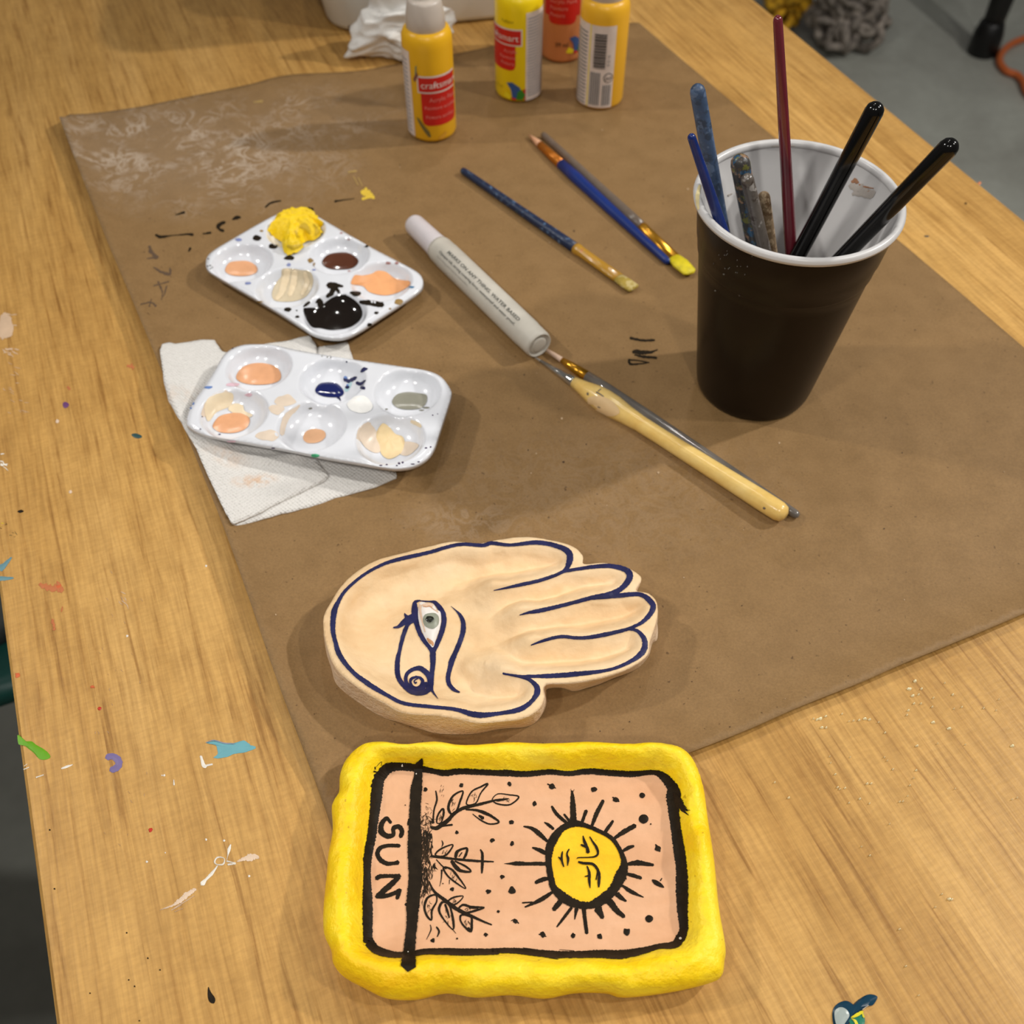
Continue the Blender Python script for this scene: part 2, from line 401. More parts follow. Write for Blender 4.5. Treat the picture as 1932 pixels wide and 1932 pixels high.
def towel_mat(name, c, dots=True, stains=()):
    t = NT(name); co = t.coords(); nz = t.noise(co, 500, 3)
    r = t.ramp(nz, 0, [(0.3, tuple(x*0.93 for x in c[:3])+(1,)), (0.7, c)]).outputs[0]
    cc = r
    if stains:
        tc = t.n('ShaderNodeTexCoord'); geo = t.n('ShaderNodeNewGeometry')
        for (px, py, rx, ry, rot, sc_, amt) in stains:
            c_ = P(px, py, 0.002)
            mp = t.n('ShaderNodeMapping', vector_type='TEXTURE'); mp.inputs['Location'].default_value = (c_.x, c_.y, c_.z); mp.inputs['Rotation'].default_value = (0, 0, rot); mp.inputs['Scale'].default_value = (rx, ry, 0.05)
            t.l(geo, 'Position', mp, 'Vector'); ln = t.n('ShaderNodeVectorMath', operation='LENGTH'); t.l(mp, 0, ln, 0)
            mr = t.n('ShaderNodeMapRange'); mr.inputs['From Min'].default_value = 1.0; mr.inputs['From Max'].default_value = 0.2; t.l(ln, 'Value', mr, 'Value')
            n2 = t.ramp(t.noise(co, sc_, 4, 0.6), 0, [(0.4, (0, 0, 0, 1)), (0.6, (1, 1, 1, 1))]).outputs[0]
            cc = t.mix(t.math('MULTIPLY', t.math('MULTIPLY', mr.outputs[0], n2), amt), cc, col(214, 160, 105))
    t.L.new(cc, t.b.inputs['Base Color'])
    t.b.inputs['Roughness'].default_value = 0.9; t.b.inputs['Specular IOR Level'].default_value = 0.15
    if dots:
        v = t.n('ShaderNodeTexVoronoi', feature='SMOOTH_F1'); v.inputs['Scale'].default_value = 620; v.inputs['Randomness'].default_value = 0.18
        mp = t.coords((1, 1, 0), (0, 0, 0.7)); t.l(mp, 0, v, 'Vector')
        t.bump(t.math('ADD', v.outputs['Distance'], t.math('MULTIPLY', nz.outputs[0], 0.3)), 0.9, 0.0012)
    else: t.bump(nz.outputs[0], 0.3, 0.0008)
    return t.mat
def clay_mat(name, c, c2, c3, rough=0.55, sc_=45, bump=0.35, flecks=False, spec=0.4):
    """painted air-dry clay: two washes of colour brushed unevenly"""
    t = NT(name); co = t.coords((1, 1, 1)); st = t.coords((0.35, 1, 1), (0, 0, 0.15))
    n1 = t.noise(st, sc_, 4, 0.6, 0.6); n2 = t.noise(co, sc_*5, 3, 0.6); n3 = t.noise(co, 700, 3)
    a = t.ramp(n1, 0, [(0.32, col(*c2)), (0.5, col(*c)), (0.7, col(*c3))]).outputs[0]
    b = t.ramp(n2, 0, [(0.3, (0.93, 0.92, 0.9, 1)), (0.6, (1.03, 1.03, 1.03, 1))]).outputs[0]
    cc = t.mix(0.6, a, b, 'MULTIPLY')
    if flecks:
        n4 = t.noise(co, 380, 2); fl = t.ramp(n4, 0, [(0.235, (0.45, 0.38, 0.2, 1)), (0.27, (1, 1, 1, 1))]).outputs[0]; cc = t.mix(0.6, cc, fl, 'MULTIPLY')
    t.L.new(cc, t.b.inputs['Base Color']); t.b.inputs['Roughness'].default_value = rough; t.b.inputs['Specular IOR Level'].default_value = spec
    t.bump(t.math('ADD', t.math('MULTIPLY', n2.outputs[0], 1.0), t.math('MULTIPLY', n3.outputs[0], 0.25)), bump, 0.0012)
    return t.mat
def crusty_mat(name, c, specks, rough=0.4, scale=260, cover=0.5, coat=0.0):
    """handle with dabs of old paint"""
    t = NT(name); co = t.coords((1, 1, 1)); cur = None
    cur = t.ramp(t.noise(co, 90, 3), 0, [(0.3, tuple(x*0.8 for x in col(*c)[:3])+(1,)), (0.7, col(*c))]).outputs[0]
    for k, sp in enumerate(specks):
        mp = t.coords((1, 1, 1), (0.5*k, 0.9*k, k)); n = t.noise(mp, scale*(1+0.3*k), 3, 0.6)
        f = t.ramp(n, 0, [(cover, (0, 0, 0, 1)), (cover+0.05, (1, 1, 1, 1))]).outputs[0]
        cur = t.mix(f, cur, col(*sp))
    t.L.new(cur, t.b.inputs['Base Color']); t.b.inputs['Roughness'].default_value = rough; t.b.inputs['Coat Weight'].default_value = coat
    t.bump(t.noise(co, 350, 3).outputs[0], 0.4, 0.0008)
    return t.mat
def floor_mat():
    t = NT('grey_sealed_concrete'); co = t.coords(); n1 = t.noise(co, 3.0, 4, 0.6, 0.8); n2 = t.noise(co, 60, 3)
    a = t.ramp(n1, 0, [(0.3, col(150, 149, 140)), (0.7, col(180, 182, 172))]).outputs[0]
    b = t.ramp(n2, 0, [(0.3, (0.93, 0.93, 0.93, 1)), (0.7, (1.04, 1.04, 1.04, 1))]).outputs[0]
    t.L.new(t.mix(0.8, a, b, 'MULTIPLY'), t.b.inputs['Base Color']); t.b.inputs['Roughness'].default_value = 0.4; t.b.inputs['Specular IOR Level'].default_value = 0.4
    return t.mat
M = {}
M['wood'] = wood_mat(); M['kraft'] = kraft_mat(); M['floor'] = floor_mat()
M['yellow_clay'] = clay_mat('yellow_painted_clay', (254, 216, 14), (248, 196, 8), (254, 226, 60), 0.5, 45, 0.7, True)
M['peach_clay'] = clay_mat('peach_painted_clay', (222, 170, 130), (214, 160, 119), (227, 178, 140), 0.55, 40, 0.2)
M['sun_yellow'] = clay_mat('yellow_face_paint', (246, 192, 14), (238, 180, 8), (248, 200, 24), 0.45, 80, 0.2)
M['cream_clay'] = clay_mat('cream_painted_clay', (234, 201, 156), (226, 188, 140), (238, 209, 169), 0.6, 38, 0.3)
M['cream_side'] = clay_mat('pale_cream_clay_side', (236, 208, 176), (228, 196, 160), (240, 216, 188), 0.6, 90, 0.8)
M['black_paint'] = mat('black_brushed_paint', (38, 30, 20), 0.5, 0.15, 300, 0.15, 500, spec=0.12)
M['dry_black'] = mat('thin_black_paint', (64, 48, 32), 0.5, 0.3, 900, spec=0.1)
M['navy_paint'] = mat('navy_blue_paint', (38, 39, 80), 0.45, 0.15, 200, 0.2, 500, spec=0.2)
M['white_paint'] = mat('white_paint', (232, 226, 214), 0.4, 0.03)
M['palette'] = mat('white_palette_plastic', (226, 228, 234), 0.16, 0.03, 50, spec=0.5, coat=0.5)
M['cup_black'] = mat('black_cup_plastic', (28, 19, 12), 0.33, 0.05, spec=0.22)
M['cup_white'] = mat('white_cup_plastic', (205, 203, 202), 0.3, 0.02, 40, sub=0.0)
def paint(name, c, rough=0.25, **kw):
    if name not in M: M[name] = mat(name, c, rough, kw.pop('var', 0.04), kw.pop('vs', 150), **kw)
    return M[name]
# ------------------------------------------------------------------ the room: floor
mb = MB(); mb.add([(-5, -5, 0), (5, -5, 0), (5, 6, 0), (-5, 6, 0), (-5, -5, -.1), (5, -5, -.1), (5, 6, -.1), (-5, 6, -.1)],
                  [(0, 1, 2, 3), (7, 6, 5, 4), (0, 4, 5, 1), (1, 5, 6, 2), (2, 6, 7, 3), (3, 7, 4, 0)])
tag(mb.build('floor', M['floor'], smooth=False), kind='structure')
# ------------------------------------------------------------------ table
ANG = math.radians(22.9); un = Vector((math.cos(ANG), math.sin(ANG), 0)); ul = Vector((-math.sin(ANG), math.cos(ANG), 0))
U0, U1 = -0.1165, 0.5270; L0, L1 = -0.42, 1.35
TH = 0.035
tb_loc = un*((U0+U1)/2) + ul*((L0+L1)/2)
table = empty('work_table', (tb_loc.x, tb_loc.y, 0), 'light wooden work table spotted with dried paint under the brown paper', 'table')
table.rotation_euler = (0, 0, ANG)
RT = Matrix.Rotation(-ANG, 4, 'Z')
def tl(v): return RT @ (Vector(v)-Vector((tb_loc.x, tb_loc.y, 0)))
def build_local(mb, name, mats, smooth=False):
    for i, v in enumerate(mb.v): mb.v[i] = tl(v)
    me = bpy.data.meshes.new(name); me.from_pydata([tuple(v) for v in mb.v], [], mb.f)
    for m in mats: me.materials.append(m)
    me.polygons.foreach_set('material_index', mb.m); me.polygons.foreach_set('use_smooth', [smooth]*len(mb.f)); me.update()
    o = bpy.data.objects.new(name, me); C.objects.link(o); o.parent = table; return o
mb = MB()
def tw(u, l, z): v = un*u+ul*l; return Vector((v.x, v.y, z))
b_ = 0.0015
def slab(mb, u0, u1, l0, l1, z0, z1, m=0, bev=0.0015):
    ring = lambda i, z: [tw(u0+i, l0+i, z), tw(u1-i, l0+i, z), tw(u1-i, l1-i, z), tw(u0+i, l1-i, z)]
    vs = ring(0, z0)+ring(0, z1-bev)+ring(bev, z1)
    mb.add(vs, [(3, 2, 1, 0), (0, 1, 5, 4), (1, 2, 6, 5), (2, 3, 7, 6), (3, 0, 4, 7), (4, 5, 9, 8), (5, 6, 10, 9), (6, 7, 11, 10), (7, 4, 8, 11), (8, 9, 10, 11)], m)
slab(mb, U0, U1, L0, L1, TOP-TH, TOP)
tabpl = on_plane(0.0)
TM = [M['wood']]
def tm(m):
    if m not in TM: TM.append(m)
    return TM.index(m)
FULL = lambda x, y: (x, y)
def tstroke(txt, m, fr=FULL, s=1.0, **kw): strokes(mb, tabpl, fr, s, txt, tm(m), **{**dict(lift=0.00012, dome=0.00025, step=2), **kw})
def tblob(pts, m, **kw): blob(mb, tabpl, pts, tm(m), **{**dict(lift=0.00012, dome=0.0003), **kw})
g_ = paint('green_drip_paint', (98, 158, 12), 0.5); fB = frame(0, 1100, 4.83)
tblob([fB(*p) for p in [(160, 1390), (190, 1400), (225, 1440), (290, 1445), (330, 1475), (400, 1515), (450, 1560), (455, 1595), (400, 1612), (355, 1600), (310, 1550), (260, 1510), (200, 1465), (170, 1470)]], g_)
fC = frame(0, 1000, 2.073)
lil = paint('lilac_paint', (118, 104, 150), 0.5)
tstroke('418,890,22 440,885,26 462,900,28 462,925,28 435,940,22', lil, fC, 2.073)
fD = frame(280, 1340, 4.6)
lb = paint('pale_blue_paint', (104, 164, 174), 0.5); wp = M['white_paint']; pw = paint('thin_pinkish_white_paint', (222, 196, 170), 0.5)
tblob([fD(*p) for p in [(500, 285), (580, 262), (640, 280), (740, 285), (820, 265), (870, 285), (890, 305), (935, 320), (890, 350), (820, 370), (740, 380), (690, 405), (620, 418), (570, 410), (600, 380), (595, 320), (560, 290)]], lb, wob=0.03)
tstroke('500,285,6 570,265,8 660,290,10 750,295,6', paint('greyish_lilac_paint', (160, 165, 185), 0.5), fD, 4.6, lift=0.0005)
tstroke('''455,400,20 468,440,24 480,480,34 500,490,26
505,480,16 555,470,16
715,1165,8 700,1210,26 688,1270,6 680,1300,6
@620,1275,12 660,1290,8 650,1335,14 600,1340,10 575,1320,14 590,1285,14
680,1310,14 720,1320,10 760,1330,14 690,1340,14
600,1350,10 550,1420,26 500,1470,22 470,1505,44 465,1510,40''', wp, fD, 4.6)
tstroke('''770,1315,10 830,1290,34 880,1280,60 930,1270,50 960,1285,12
410,1555,24 350,1590,40 290,1640,44 220,1690,20 100,1735,5''', pw, fD, 4.6, rough=0.3)
tstroke('''400,1610,5 320,1660,8 220,1720,6
290,1690,5 200,1735,8
300,1720,4 230,1750,5''', pw, fD, 4.6)
tstroke('''221,605,8 223,650,14
145,1238,12 150,1236,12
115,566,12 122,566,12''', wp, fD, 4.6)
fE = frame(0, 1100, 4.83)
tstroke('''330,1772,12 400,1748,8
560,1692,12 610,1675,22 665,1655,6
215,1700,8 265,1680,10
220,1670,5 250,1650,5''', wp, fE, 4.83)
rd = paint('red_paint_speck', (190, 44, 22), 0.4)
for x, y, r in ((284, 1566, 4), (188, 1337, 3.5)): tblob(disc(x, y, r), rd)
for x, y, r in ((33, 1274, 5.5), (175, 1296, 3.5), (110, 1108, 6)): tblob(disc(x, y, r, 7, .4), paint('orange_red_smudge', (204, 98, 52), 0.6))
orr = paint('faded_orange_smudge', (190, 112, 66), 0.7)
tstroke('''155,215,14 190,225,22 240,230,30
225,205,20 240,240,18
205,350,10 212,390,12
240,320,5 245,300,5''', orr, fC, 2.073, rough=0.5)
tstroke('''580,1185,10 610,1190,12
600,1175,6 605,1200,6
310,1280,12 318,1290,14''', orr, frame(0, 200, 2.415), 2.415, rough=0.5)
tblob(disc(124, 764, 5.5), paint('violet_speck', (104, 60, 110), 0.5))
tblob([(248, 820), (257, 818), (268, 823), (264, 827), (254, 826)], paint('teal_speck', (40, 74, 74), 0.5))
tblob([(33, 965), (40, 962), (45, 965), (38, 968)], M['black_paint'])
tblob(disc(108, 795, 3.5), pw); tblob(disc(133, 928, 3), pw)
# rubbed white patches by the left edge
rng = random.Random(3)
def scuff(cx, cy, rx, ry, n, m, wd=3, ln=14, ang=0.3):
    for _ in range(n):
        a = rng.random()*6.283; r = math.sqrt(rng.random()); x = cx+rx*r*math.cos(a); y = cy+ry*r*math.sin(a); th = ang+rng.uniform(-.5, .5); l = ln*rng.uniform(.4, 1)
        ribbon(mb, tabpl, [(x, y, wd*.3), (x+l/2*math.cos(th)+rng.uniform(-2, 2), y+l/2*math.sin(th), wd*rng.uniform(.5, 1)), (x+l*math.cos(th), y+l*math.sin(th), wd*.2)], tm(m), lift=0.0001, dome=0.0001)
pal = paint('rubbed_pale_paint', (206, 176, 146), 0.6)
tblob([(0, 598), (10, 590), (20, 600), (26, 625), (15, 637), (0, 636)], pal, wob=0.1)
scuff(12, 612, 14, 22, 14, pal); scuff(18, 662, 18, 10, 12, pal); scuff(15, 720, 16, 40, 10, pal, 1.5); scuff(4, 868, 5, 16, 8, wp); scuff(30, 770, 22, 20, 8, pal, 1.2)
scuff(228, 1128, 10, 12, 6, pal, 2.2, 18, 0.9); scuff(230, 1350, 60, 300, 26, pal, 0.9, 8, 1.2)
lbl = paint('dull_blue_paint', (98, 138, 146), 0.5)
tstroke('0,150,30 15,140,20 45,108,6\n0,190,18 25,190,14 52,188,6', lbl, fC, 2.073)
scuff(6, 1010, 16, 26, 8, M['black_paint'], 2.2, 5); scuff(25, 1012, 8, 10, 5, paint('dark_green_speck', (70, 80, 50), .6), 2, 6)
scuff(2, 990, 3, 4, 2, paint('yellow_speck', (220, 190, 40), .5), 3, 6)
# little flecks scattered over the wood
for x, y in ((103, 1677), (279, 1808), (302, 1830), (243, 1849), (254, 1861), (170, 1874), (239, 1760), (263, 1926), (94, 1566)): tblob(disc(x, y, 1.6, 6), M['black_paint'], rings=1)
tblob([(393, 1862), (398, 1872), (406, 1884), (404, 1893), (396, 1891), (392, 1880)], M['black_paint'])
for x, y in ((310, 1463), (277, 1626), (389, 1584), (470, 1653), (423, 1586), (389, 1068), (240, 1200)): tblob(disc(x, y, 2.2, 6), wp, rings=1)
# teal, white and yellow splash near the bottom edge
fF = frame(1480, 1840, 6.9)
nv = paint('dark_teal_paint', (24, 58, 78), 0.15); gr = paint('pale_grey_paint', (158, 168, 164), 0.2)
tblob([fF(*p) for p in [(620, 520), (640, 430), (700, 365), (790, 335), (860, 355), (885, 385), (960, 320), (1060, 262), (1130, 252), (1195, 270), (1205, 305), (1150, 390), (1090, 405), (1000, 465), (960, 500), (880, 560), (800, 700), (700, 740), (640, 660)]], nv, dome=0.0008, lift=0.0003)
tblob([fF(*p) for p in [(640, 500), (680, 440), (740, 428), (800, 460), (835, 530), (800, 600), (720, 700), (660, 640)]], gr, lift=0.0012, dome=0.0003)
tblob([fF(*p) for p in [(840, 570), (900, 540), (1000, 480), (1035, 560), (1030, 650), (960, 700), (850, 640)]], paint('teal_green_paint', (38, 116, 92), 0.2), lift=0.0009, dome=0.0003)
tstroke('850,565,8 910,540,40 980,500,40 1010,485,20\n860,575,8 910,610,34 940,680,40\n1000,500,20 1020,560,22', paint('lemon_paint', (228, 214, 52), 0.3), fF, 6.9, lift=0.0014)
tstroke('1000,460,10 1080,405,8', wp, fF, 6.9, lift=0.0016)
# beads of clear varnish and water on the right-hand boards; pale colour imitates sparkle
wd_ = mat('painted_sparkle_beads', (250, 240, 196), 0.08, 0.02, coat=1.0)
fG = frame(1300, 1100, 2.323)
drops = [(990, 430, 9), (965, 465, 10), (980, 495, 8), (1018, 465, 6), (1005, 490, 5), (985, 530, 5), (960, 560, 5), (955, 580, 4), (1015, 530, 4), (1065, 545, 4), (1070, 505, 4), (1155, 490, 6), (1120, 440, 3), (1195, 545, 4), (1160, 553, 3), (1070, 612, 8), (1140, 638, 9), (1290, 550, 4), (1357, 512, 3), (1345, 560, 3), (1415, 715, 9), (998, 715, 6), (858, 658, 5), (770, 595, 9), (790, 600, 6), (745, 602, 5), (720, 605, 4), (700, 608, 3), (830, 612, 3), (575, 595, 9), (600, 585, 6), (560, 600, 6), (582, 635, 8), (600, 635, 5), (670, 575, 4), (545, 597, 4), (640, 840, 5), (620, 790, 3), (615, 762, 3), (705, 765, 3), (650, 897, 5), (683, 900, 5), (660, 905, 4), (780, 880, 6), (798, 880, 5), (748, 947, 6), (790, 968, 4), (700, 965, 4), (922, 960, 4), (937, 958, 4), (967, 888, 4), (995, 823, 5), (983, 857, 3), (893, 818, 4), (868, 780, 3), (855, 765, 3), (957, 935, 3), (878, 1057, 3), (375, 875, 4), (437, 942, 6), (1140, 1385, 8), (1150, 1388, 6), (1107, 1365, 4), (1078, 1422, 4), (792, 1195, 4), (755, 1157, 3), (922, 1518, 5), (950, 1680, 5), (1005, 1808, 4), (1165, 903, 3), (1210, 710, 3), (1088, 705, 3), (1415, 950, 3), (1437, 943, 3)]
for x, y, r in drops: X, Y = fG(x, y); tblob(disc(X, Y, r/2.323*1.0, 7, .3, 0.7), wd_, lift=0.0001, dome=0.0011)
tblob(disc(1848, 346, 3), paint('orange_dot', (214, 128, 80), .5)); tblob(disc(1748, 446, 4, 7, .3, .5), paint('dark_grey_speck', (90, 78, 60), .6)); tblob(disc(1822, 384, 2), M['dry_black'])
build_local(mb, 'table_top', TM)
for u, l in ((U0+.05, L0+.06), (U1-.05, L0+.06), (U0+.05, L1-.06), (U1-.05, L1-.06)):
    mb = MB(); slab(mb, u-.03, u+.03, l-.03, l+.03, 0.0, TOP-TH, bev=.001); build_local(mb, 'leg', [M['wood']])
for (u0, u1, l0, l1) in ((U0+.04, U0+.06, L0+.09, L1-.09), (U1-.06, U1-.04, L0+.09, L1-.09), (U0+.08, U1-.08, L0+.05, L0+.07), (U0+.08, U1-.08, L1-.07, L1-.05)):
    mb = MB(); slab(mb, u0, u1, l0, l1, TOP-TH-.08, TOP-TH, bev=.001); build_local(mb, 'apron', [M['wood']])
# ------------------------------------------------------------------ kraft paper
left_px = [(112, 222), (150, 322), (196, 440), (250, 568), (305, 700), (360, 840), (420, 990), (470, 1130), (525, 1290), (578, 1430), (620, 1545), (664, 1672)]
bot_px = [(664, 1672), (900, 1580), (1120, 1492), (1250, 1440), (1400, 1382), (1500, 1338), (1620, 1290), (1700, 1255), (1800, 1214), (1932, 1158), (2300, 1000)]
right_px = [(2300, 1000), (2200, 900), (1932, 655), (1700, 458), (1500, 292), (1350, 165), (1205, 42)]
top_px = [(1205, 42), (1120, 50), (1000, 72), (880, 97), (760, 118), (670, 134), (543, 141), (471, 159), (380, 178), (254, 203), (112, 222)]
def lift_left(py): return 0.0085*max(0.0, min(1, (1600-py)/300))
lw = [P(x, y, PAP+lift_left(y)*0.9) for x, y in left_px]
bw = [P(x, y, PAP+0.0035*(1 if 1250 <= x <= 1950 else 0)) for x, y in bot_px]
rw = [P(x, y, PAP) for x, y in right_px]; tw_ = [P(x, y, PAP) for x, y in top_px]
def smooth_edge(pts): return [tuple(p)[:2] for p in catmull([tuple(q)[:2] for q in pts], 5)][:-1]
out = []
for e in (lw, bw, rw, tw_): out += smooth_edge(e)
le = np.array(smooth_edge(lw)); be = np.array(smooth_edge(bw))
def paper_h(x, y):
    p = np.stack([x, y], 1); dl = sdf(p, le, False)[0]; db = sdf(p, be, False)[0]
    yl = np.interp(y, [P(0, 1600).y, P(0, 1300).y, P(0, 225).y], [0.0, 0.0085, 0.0085])
    z = PAP + yl*np.exp(-(dl/0.0095)**1.3)
    wb = np.interp(x, [P(1150, 1480).x, P(1300, 1420).x, 1.0], [0, 0.0042, 0.0038]); z = z + wb*np.exp(-(db/0.012)**1.4)
    z = z + 0.00035*np.clip(fbm(x*14, y*14, 5), -1, 1)*(1-np.exp(-dl/0.01)) - 0.0001
    return np.maximum(z, 0.0004)
mb = MB(); relief(mb, out, None, paper_h, 0.0028, sheet=0.0002)
KM = [M['kraft']]; kraft_bvh = on_bvh(mb.bvh())
def km(m):
    if m not in KM: KM.append(m)
    return KM.index(m)
def kst(txt, m, fr=FULL, s=1.0, **kw): strokes(mb, kraft_bvh, fr, s, txt, km(m), **{**dict(lift=0.00015, dome=0.0001, rough=0.25), **kw})
kst('''1350,1615,20 1440,1633,16 1525,1630,18
1370,1715,28 1440,1720,34 1500,1718,18 1548,1700,8
1380,1738,10 1450,1752,20 1540,1760,16
1335,1775,14 1410,1780,8 1485,1795,12
1340,1785,20 1350,1805,16 1400,1805,12 1470,1798,8''', M['black_paint'], frame(840, 220, 3.864), 3.864)
fK = frame(0, 200, 2.415)
kst('''800,497,4 840,485,14
710,588,12 735,597,14 790,590,4 860,585,10 878,588,14
925,583,6 960,578,12
1025,530,14 995,545,18 1000,562,10 1018,570,14
1060,517,8 1075,510,16 1095,508,10
1210,462,8 1235,442,10 1280,432,6
860,663,8 868,648,12
1405,470,16 1425,472,14''', M['black_paint'], fK, 2.415)
kst('''632,380,5 638,379,3 669,375,1''', M['black_paint'])
gs = paint('grey_smudge_on_kraft', (92, 72, 54), 0.6)
kst('''680,640,12 690,665,18 715,690,10
670,695,5 720,690,12
700,735,5 740,760,12 770,770,14
775,740,8 775,770,12
720,800,8 740,850,5 735,885,3
700,820,5 770,800,5
640,905,5 685,895,6 710,912,10
690,880,4 680,915,6
745,870,4 760,820,6''', gs, fK, 2.415, rough=0.5)
kst('''683,362,9 694,366,14 706,374,4
690,355,4 694,372,9
684,376,5 700,371,5''', paint('dry_yellow_paint', (220, 186, 62), .5))
kst('''657,325,3 672,323,4
667,333,2 676,350,2
676,335,2 684,352,2''', paint('faint_yellow_on_kraft', (168, 138, 80), .6))
kst('478,193,2 495,191,5', paint('faint_yellow_on_kraft', (168, 138, 80), .6))
lt = paint('light_fleck_on_kraft', (178, 150, 116), .6); dk2 = paint('dark_fleck_on_kraft', (78, 56, 34), .6)
for x, y, r in ((1060, 790, 2.2), (1063, 872, 2), (1002, 893, 1.6), (1470, 836, 2), (1083, 436, 1.8), (1298, 357, 1.8), (1242, 892, 2.4), (1012, 856, 1.6), (520, 1160, 1.6), (1290, 1090, 1.4)): blob(mb, kraft_bvh, disc(x, y, r, 6), km(lt if x % 2 == 0 else dk2), rings=1)
rng = random.Random(11)
for _ in range(90):
    x = rng.uniform(450, 1900); y = rng.uniform(150, 1380)
    blob(mb, kraft_bvh, disc(x, y, rng.uniform(.7, 1.4), 5), km(rng.choice((lt, dk2, dk2))), rings=1)
mb.build('kraft_paper', KM, label='sheet of brown kraft paper covering the table under all the painting things'); C.objects['kraft_paper']['category'] = 'paper'
# ------------------------------------------------------------------ sun card tray
fY = frame(590, 1380, 2.415); fA = frame(670, 1420, 4.83); fBt = frame(930, 1440, 4.954)
O = [(65, 650), (72, 560), (92, 450), (88, 340), (120, 280), (125, 200), (155, 130), (230, 70), (330, 62), (400, 75), (460, 75), (560, 62), (700, 77), (900, 60), (1050, 68), (1250, 62), (1400, 72), (1580, 68), (1680, 90), (1740, 150), (1780, 260), (1800, 400), (1830, 600), (1850, 800), (1880, 980), (1875, 1050), (1865, 1110), (1820, 1140), (1650, 1180), (1440, 1205), (1350, 1185), (1200, 1185), (1060, 1210), (900, 1193), (740, 1205), (600, 1185), (460, 1215), (330, 1210), (230, 1165), (140, 1115), (95, 1060), (85, 1000), (52, 920), (50, 800)]
Oc = catmull(O, 4, True); Ow = [P(*fY(p[0], p[1]), 0.010) for p in Oc]
cen = sum(Ow, Vector())/len(Ow)
Bw = [cen+(p-cen)*0.955 for p in Ow]
INN = [(115, 1700), (112, 1400), (108, 1150), (115, 950), (150, 750), (175, 550), (195, 380), (215, 250), (290, 150), (400, 125), (560, 140), (700, 165), (820, 185), (950, 170), (1200, 180), (1400, 187)]
INN2 = [(100, 85), (300, 100), (530, 80), (700, 95), (900, 75), (1100, 90), (1300, 100), (1500, 85), (1600, 130), (1680, 230), (1690, 320), (1690, 420), (1710, 600), (1740, 800), (1765, 1000), (1770, 1200), (1775, 1400), (1785, 1550), (1750, 1640), (1690, 1700), (1550, 1715), (1400, 1755), (1200, 1790), (1000, 1785), (800, 1790), (600, 1790), (400, 1775), (200, 1755), (0, 1755)]
INN3 = [(1300, 1815), (1000, 1820), (850, 1815), (650, 1815), (550, 1830), (400, 1845), (280, 1830), (180, 1790), (125, 1720)]
Ipx = [fA(*p) for p in INN]+[fBt(*p) for p in INN2]+[fA(*p) for p in INN3]
Iw = np.array([tuple(P(x, y, 0.008))[:2] for x, y in Ipx])
Oa = np.array([tuple(p)[:2] for p in Ow])
sunc = P(1103, 1633, 0.006); fw = np.array([tuple(P(*fBt(x, y), 0.006))[:2] for x, y in [(760, 565), (880, 590), (1000, 640), (1110, 710), (1190, 820), (1225, 950), (1190, 1060), (1120, 1200), (1000, 1290), (900, 1330), (780, 1320), (660, 1260), (570, 1170), (535, 1050), (520, 930), (530, 800), (580, 690), (650, 610)]])
def tray_h(x, y):
    p = np.stack([x, y], 1); do = sdf(p, Oa)[0]; di, inn, _, _ = sdf(p, Iw)
    t = np.clip(do/(do+di+1e-9), 0, 1)
    rim = np.interp(t, [0, 0.05, 0.13, 0.25, 0.38, 0.5, 0.62, 0.76, 0.9, 1.0], [0.0094, 0.0124, 0.0148, 0.0165, 0.0174, 0.0173, 0.0163, 0.0138, 0.0101, 0.0078])
    rim = rim + 0.0016*np.sin(math.pi*t)*fbm(x*55, y*55, 3) + 0.0004*np.sin(math.pi*t)*fbm(x*190, y*190, 8)
    flat = 0.0056 + 0.0022*np.exp(-di/0.004) + 0.0003*fbm(x*40, y*40, 9) + 0.00012*fbm(x*160, y*90, 12)
    return np.where(inn, flat, rim)
tray = empty('sun_card_tray', (cen.x, cen.y, TOP+PAP), 'yellow rimmed clay tray painted with a black sun face and SUN lettering', 'tray')
def tray_mat(q):
    a = np.where(sdf(q, Iw)[1], 1, 0); a[sdf(q, fw)[1]] = 2; return a
mb = MB(); relief(mb, [tuple(p) for p in Ow], Bw, lambda x, y: tray_h(x, y)+PAP, 0.0007, rings=((0.05, 0.78), (0.2, 0.55), (0.5, 0.28), (1, 0.095)), matfun=tray_mat)
tp = on_bvh(mb.bvh()); TMt = [M['yellow_clay'], M['peach_clay'], M['sun_yellow'], M['black_paint'], M['dry_black']]
A = lambda txt, m=3, **kw: strokes(mb, tp, fA, 4.83, txt, m, ws=1.18, **{**dict(step=1.6), **kw})
Bt = lambda txt, m=3, **kw: strokes(mb, tp, fBt, 4.954, txt, m, ws=1.12, **{**dict(step=1.6), **kw})
# black frame
allf = [(p, w_) for p, w_ in zip([fA(*p) for p in INN], [75, 85, 60, 68, 75, 80, 95, 92, 85, 68, 62, 45, 52, 50, 48, 52])] + \
       [(p, w_) for p, w_ in zip([fBt(*p) for p in INN2], [50, 50, 45, 42, 50, 50, 50, 42, 70, 95, 120, 95, 82, 92, 92, 100, 85, 72, 75, 60, 45, 55, 72, 66, 56, 56, 56, 46, 42])] + \
       [(p, w_) for p, w_ in zip([fA(*p) for p in INN3], [48, 58, 55, 48, 48, 48, 62, 72, 80])]
ribbon(mb, tp, [(p[0], p[1], w_/4.87*1.16) for p, w_ in allf], 3, step=1.5, rough=0.10, closed=True)
A('''612,45,6 600,80,40 578,130,68 575,220,66 556,350,92 550,450,86 545,600,90 545,800,108 545,1000,108 550,1150,104 530,1350,104 520,1550,84 500,1750,88 490,1850,100 488,1925,118 486,1955,110''', lift=0.00045, rough=0.08)
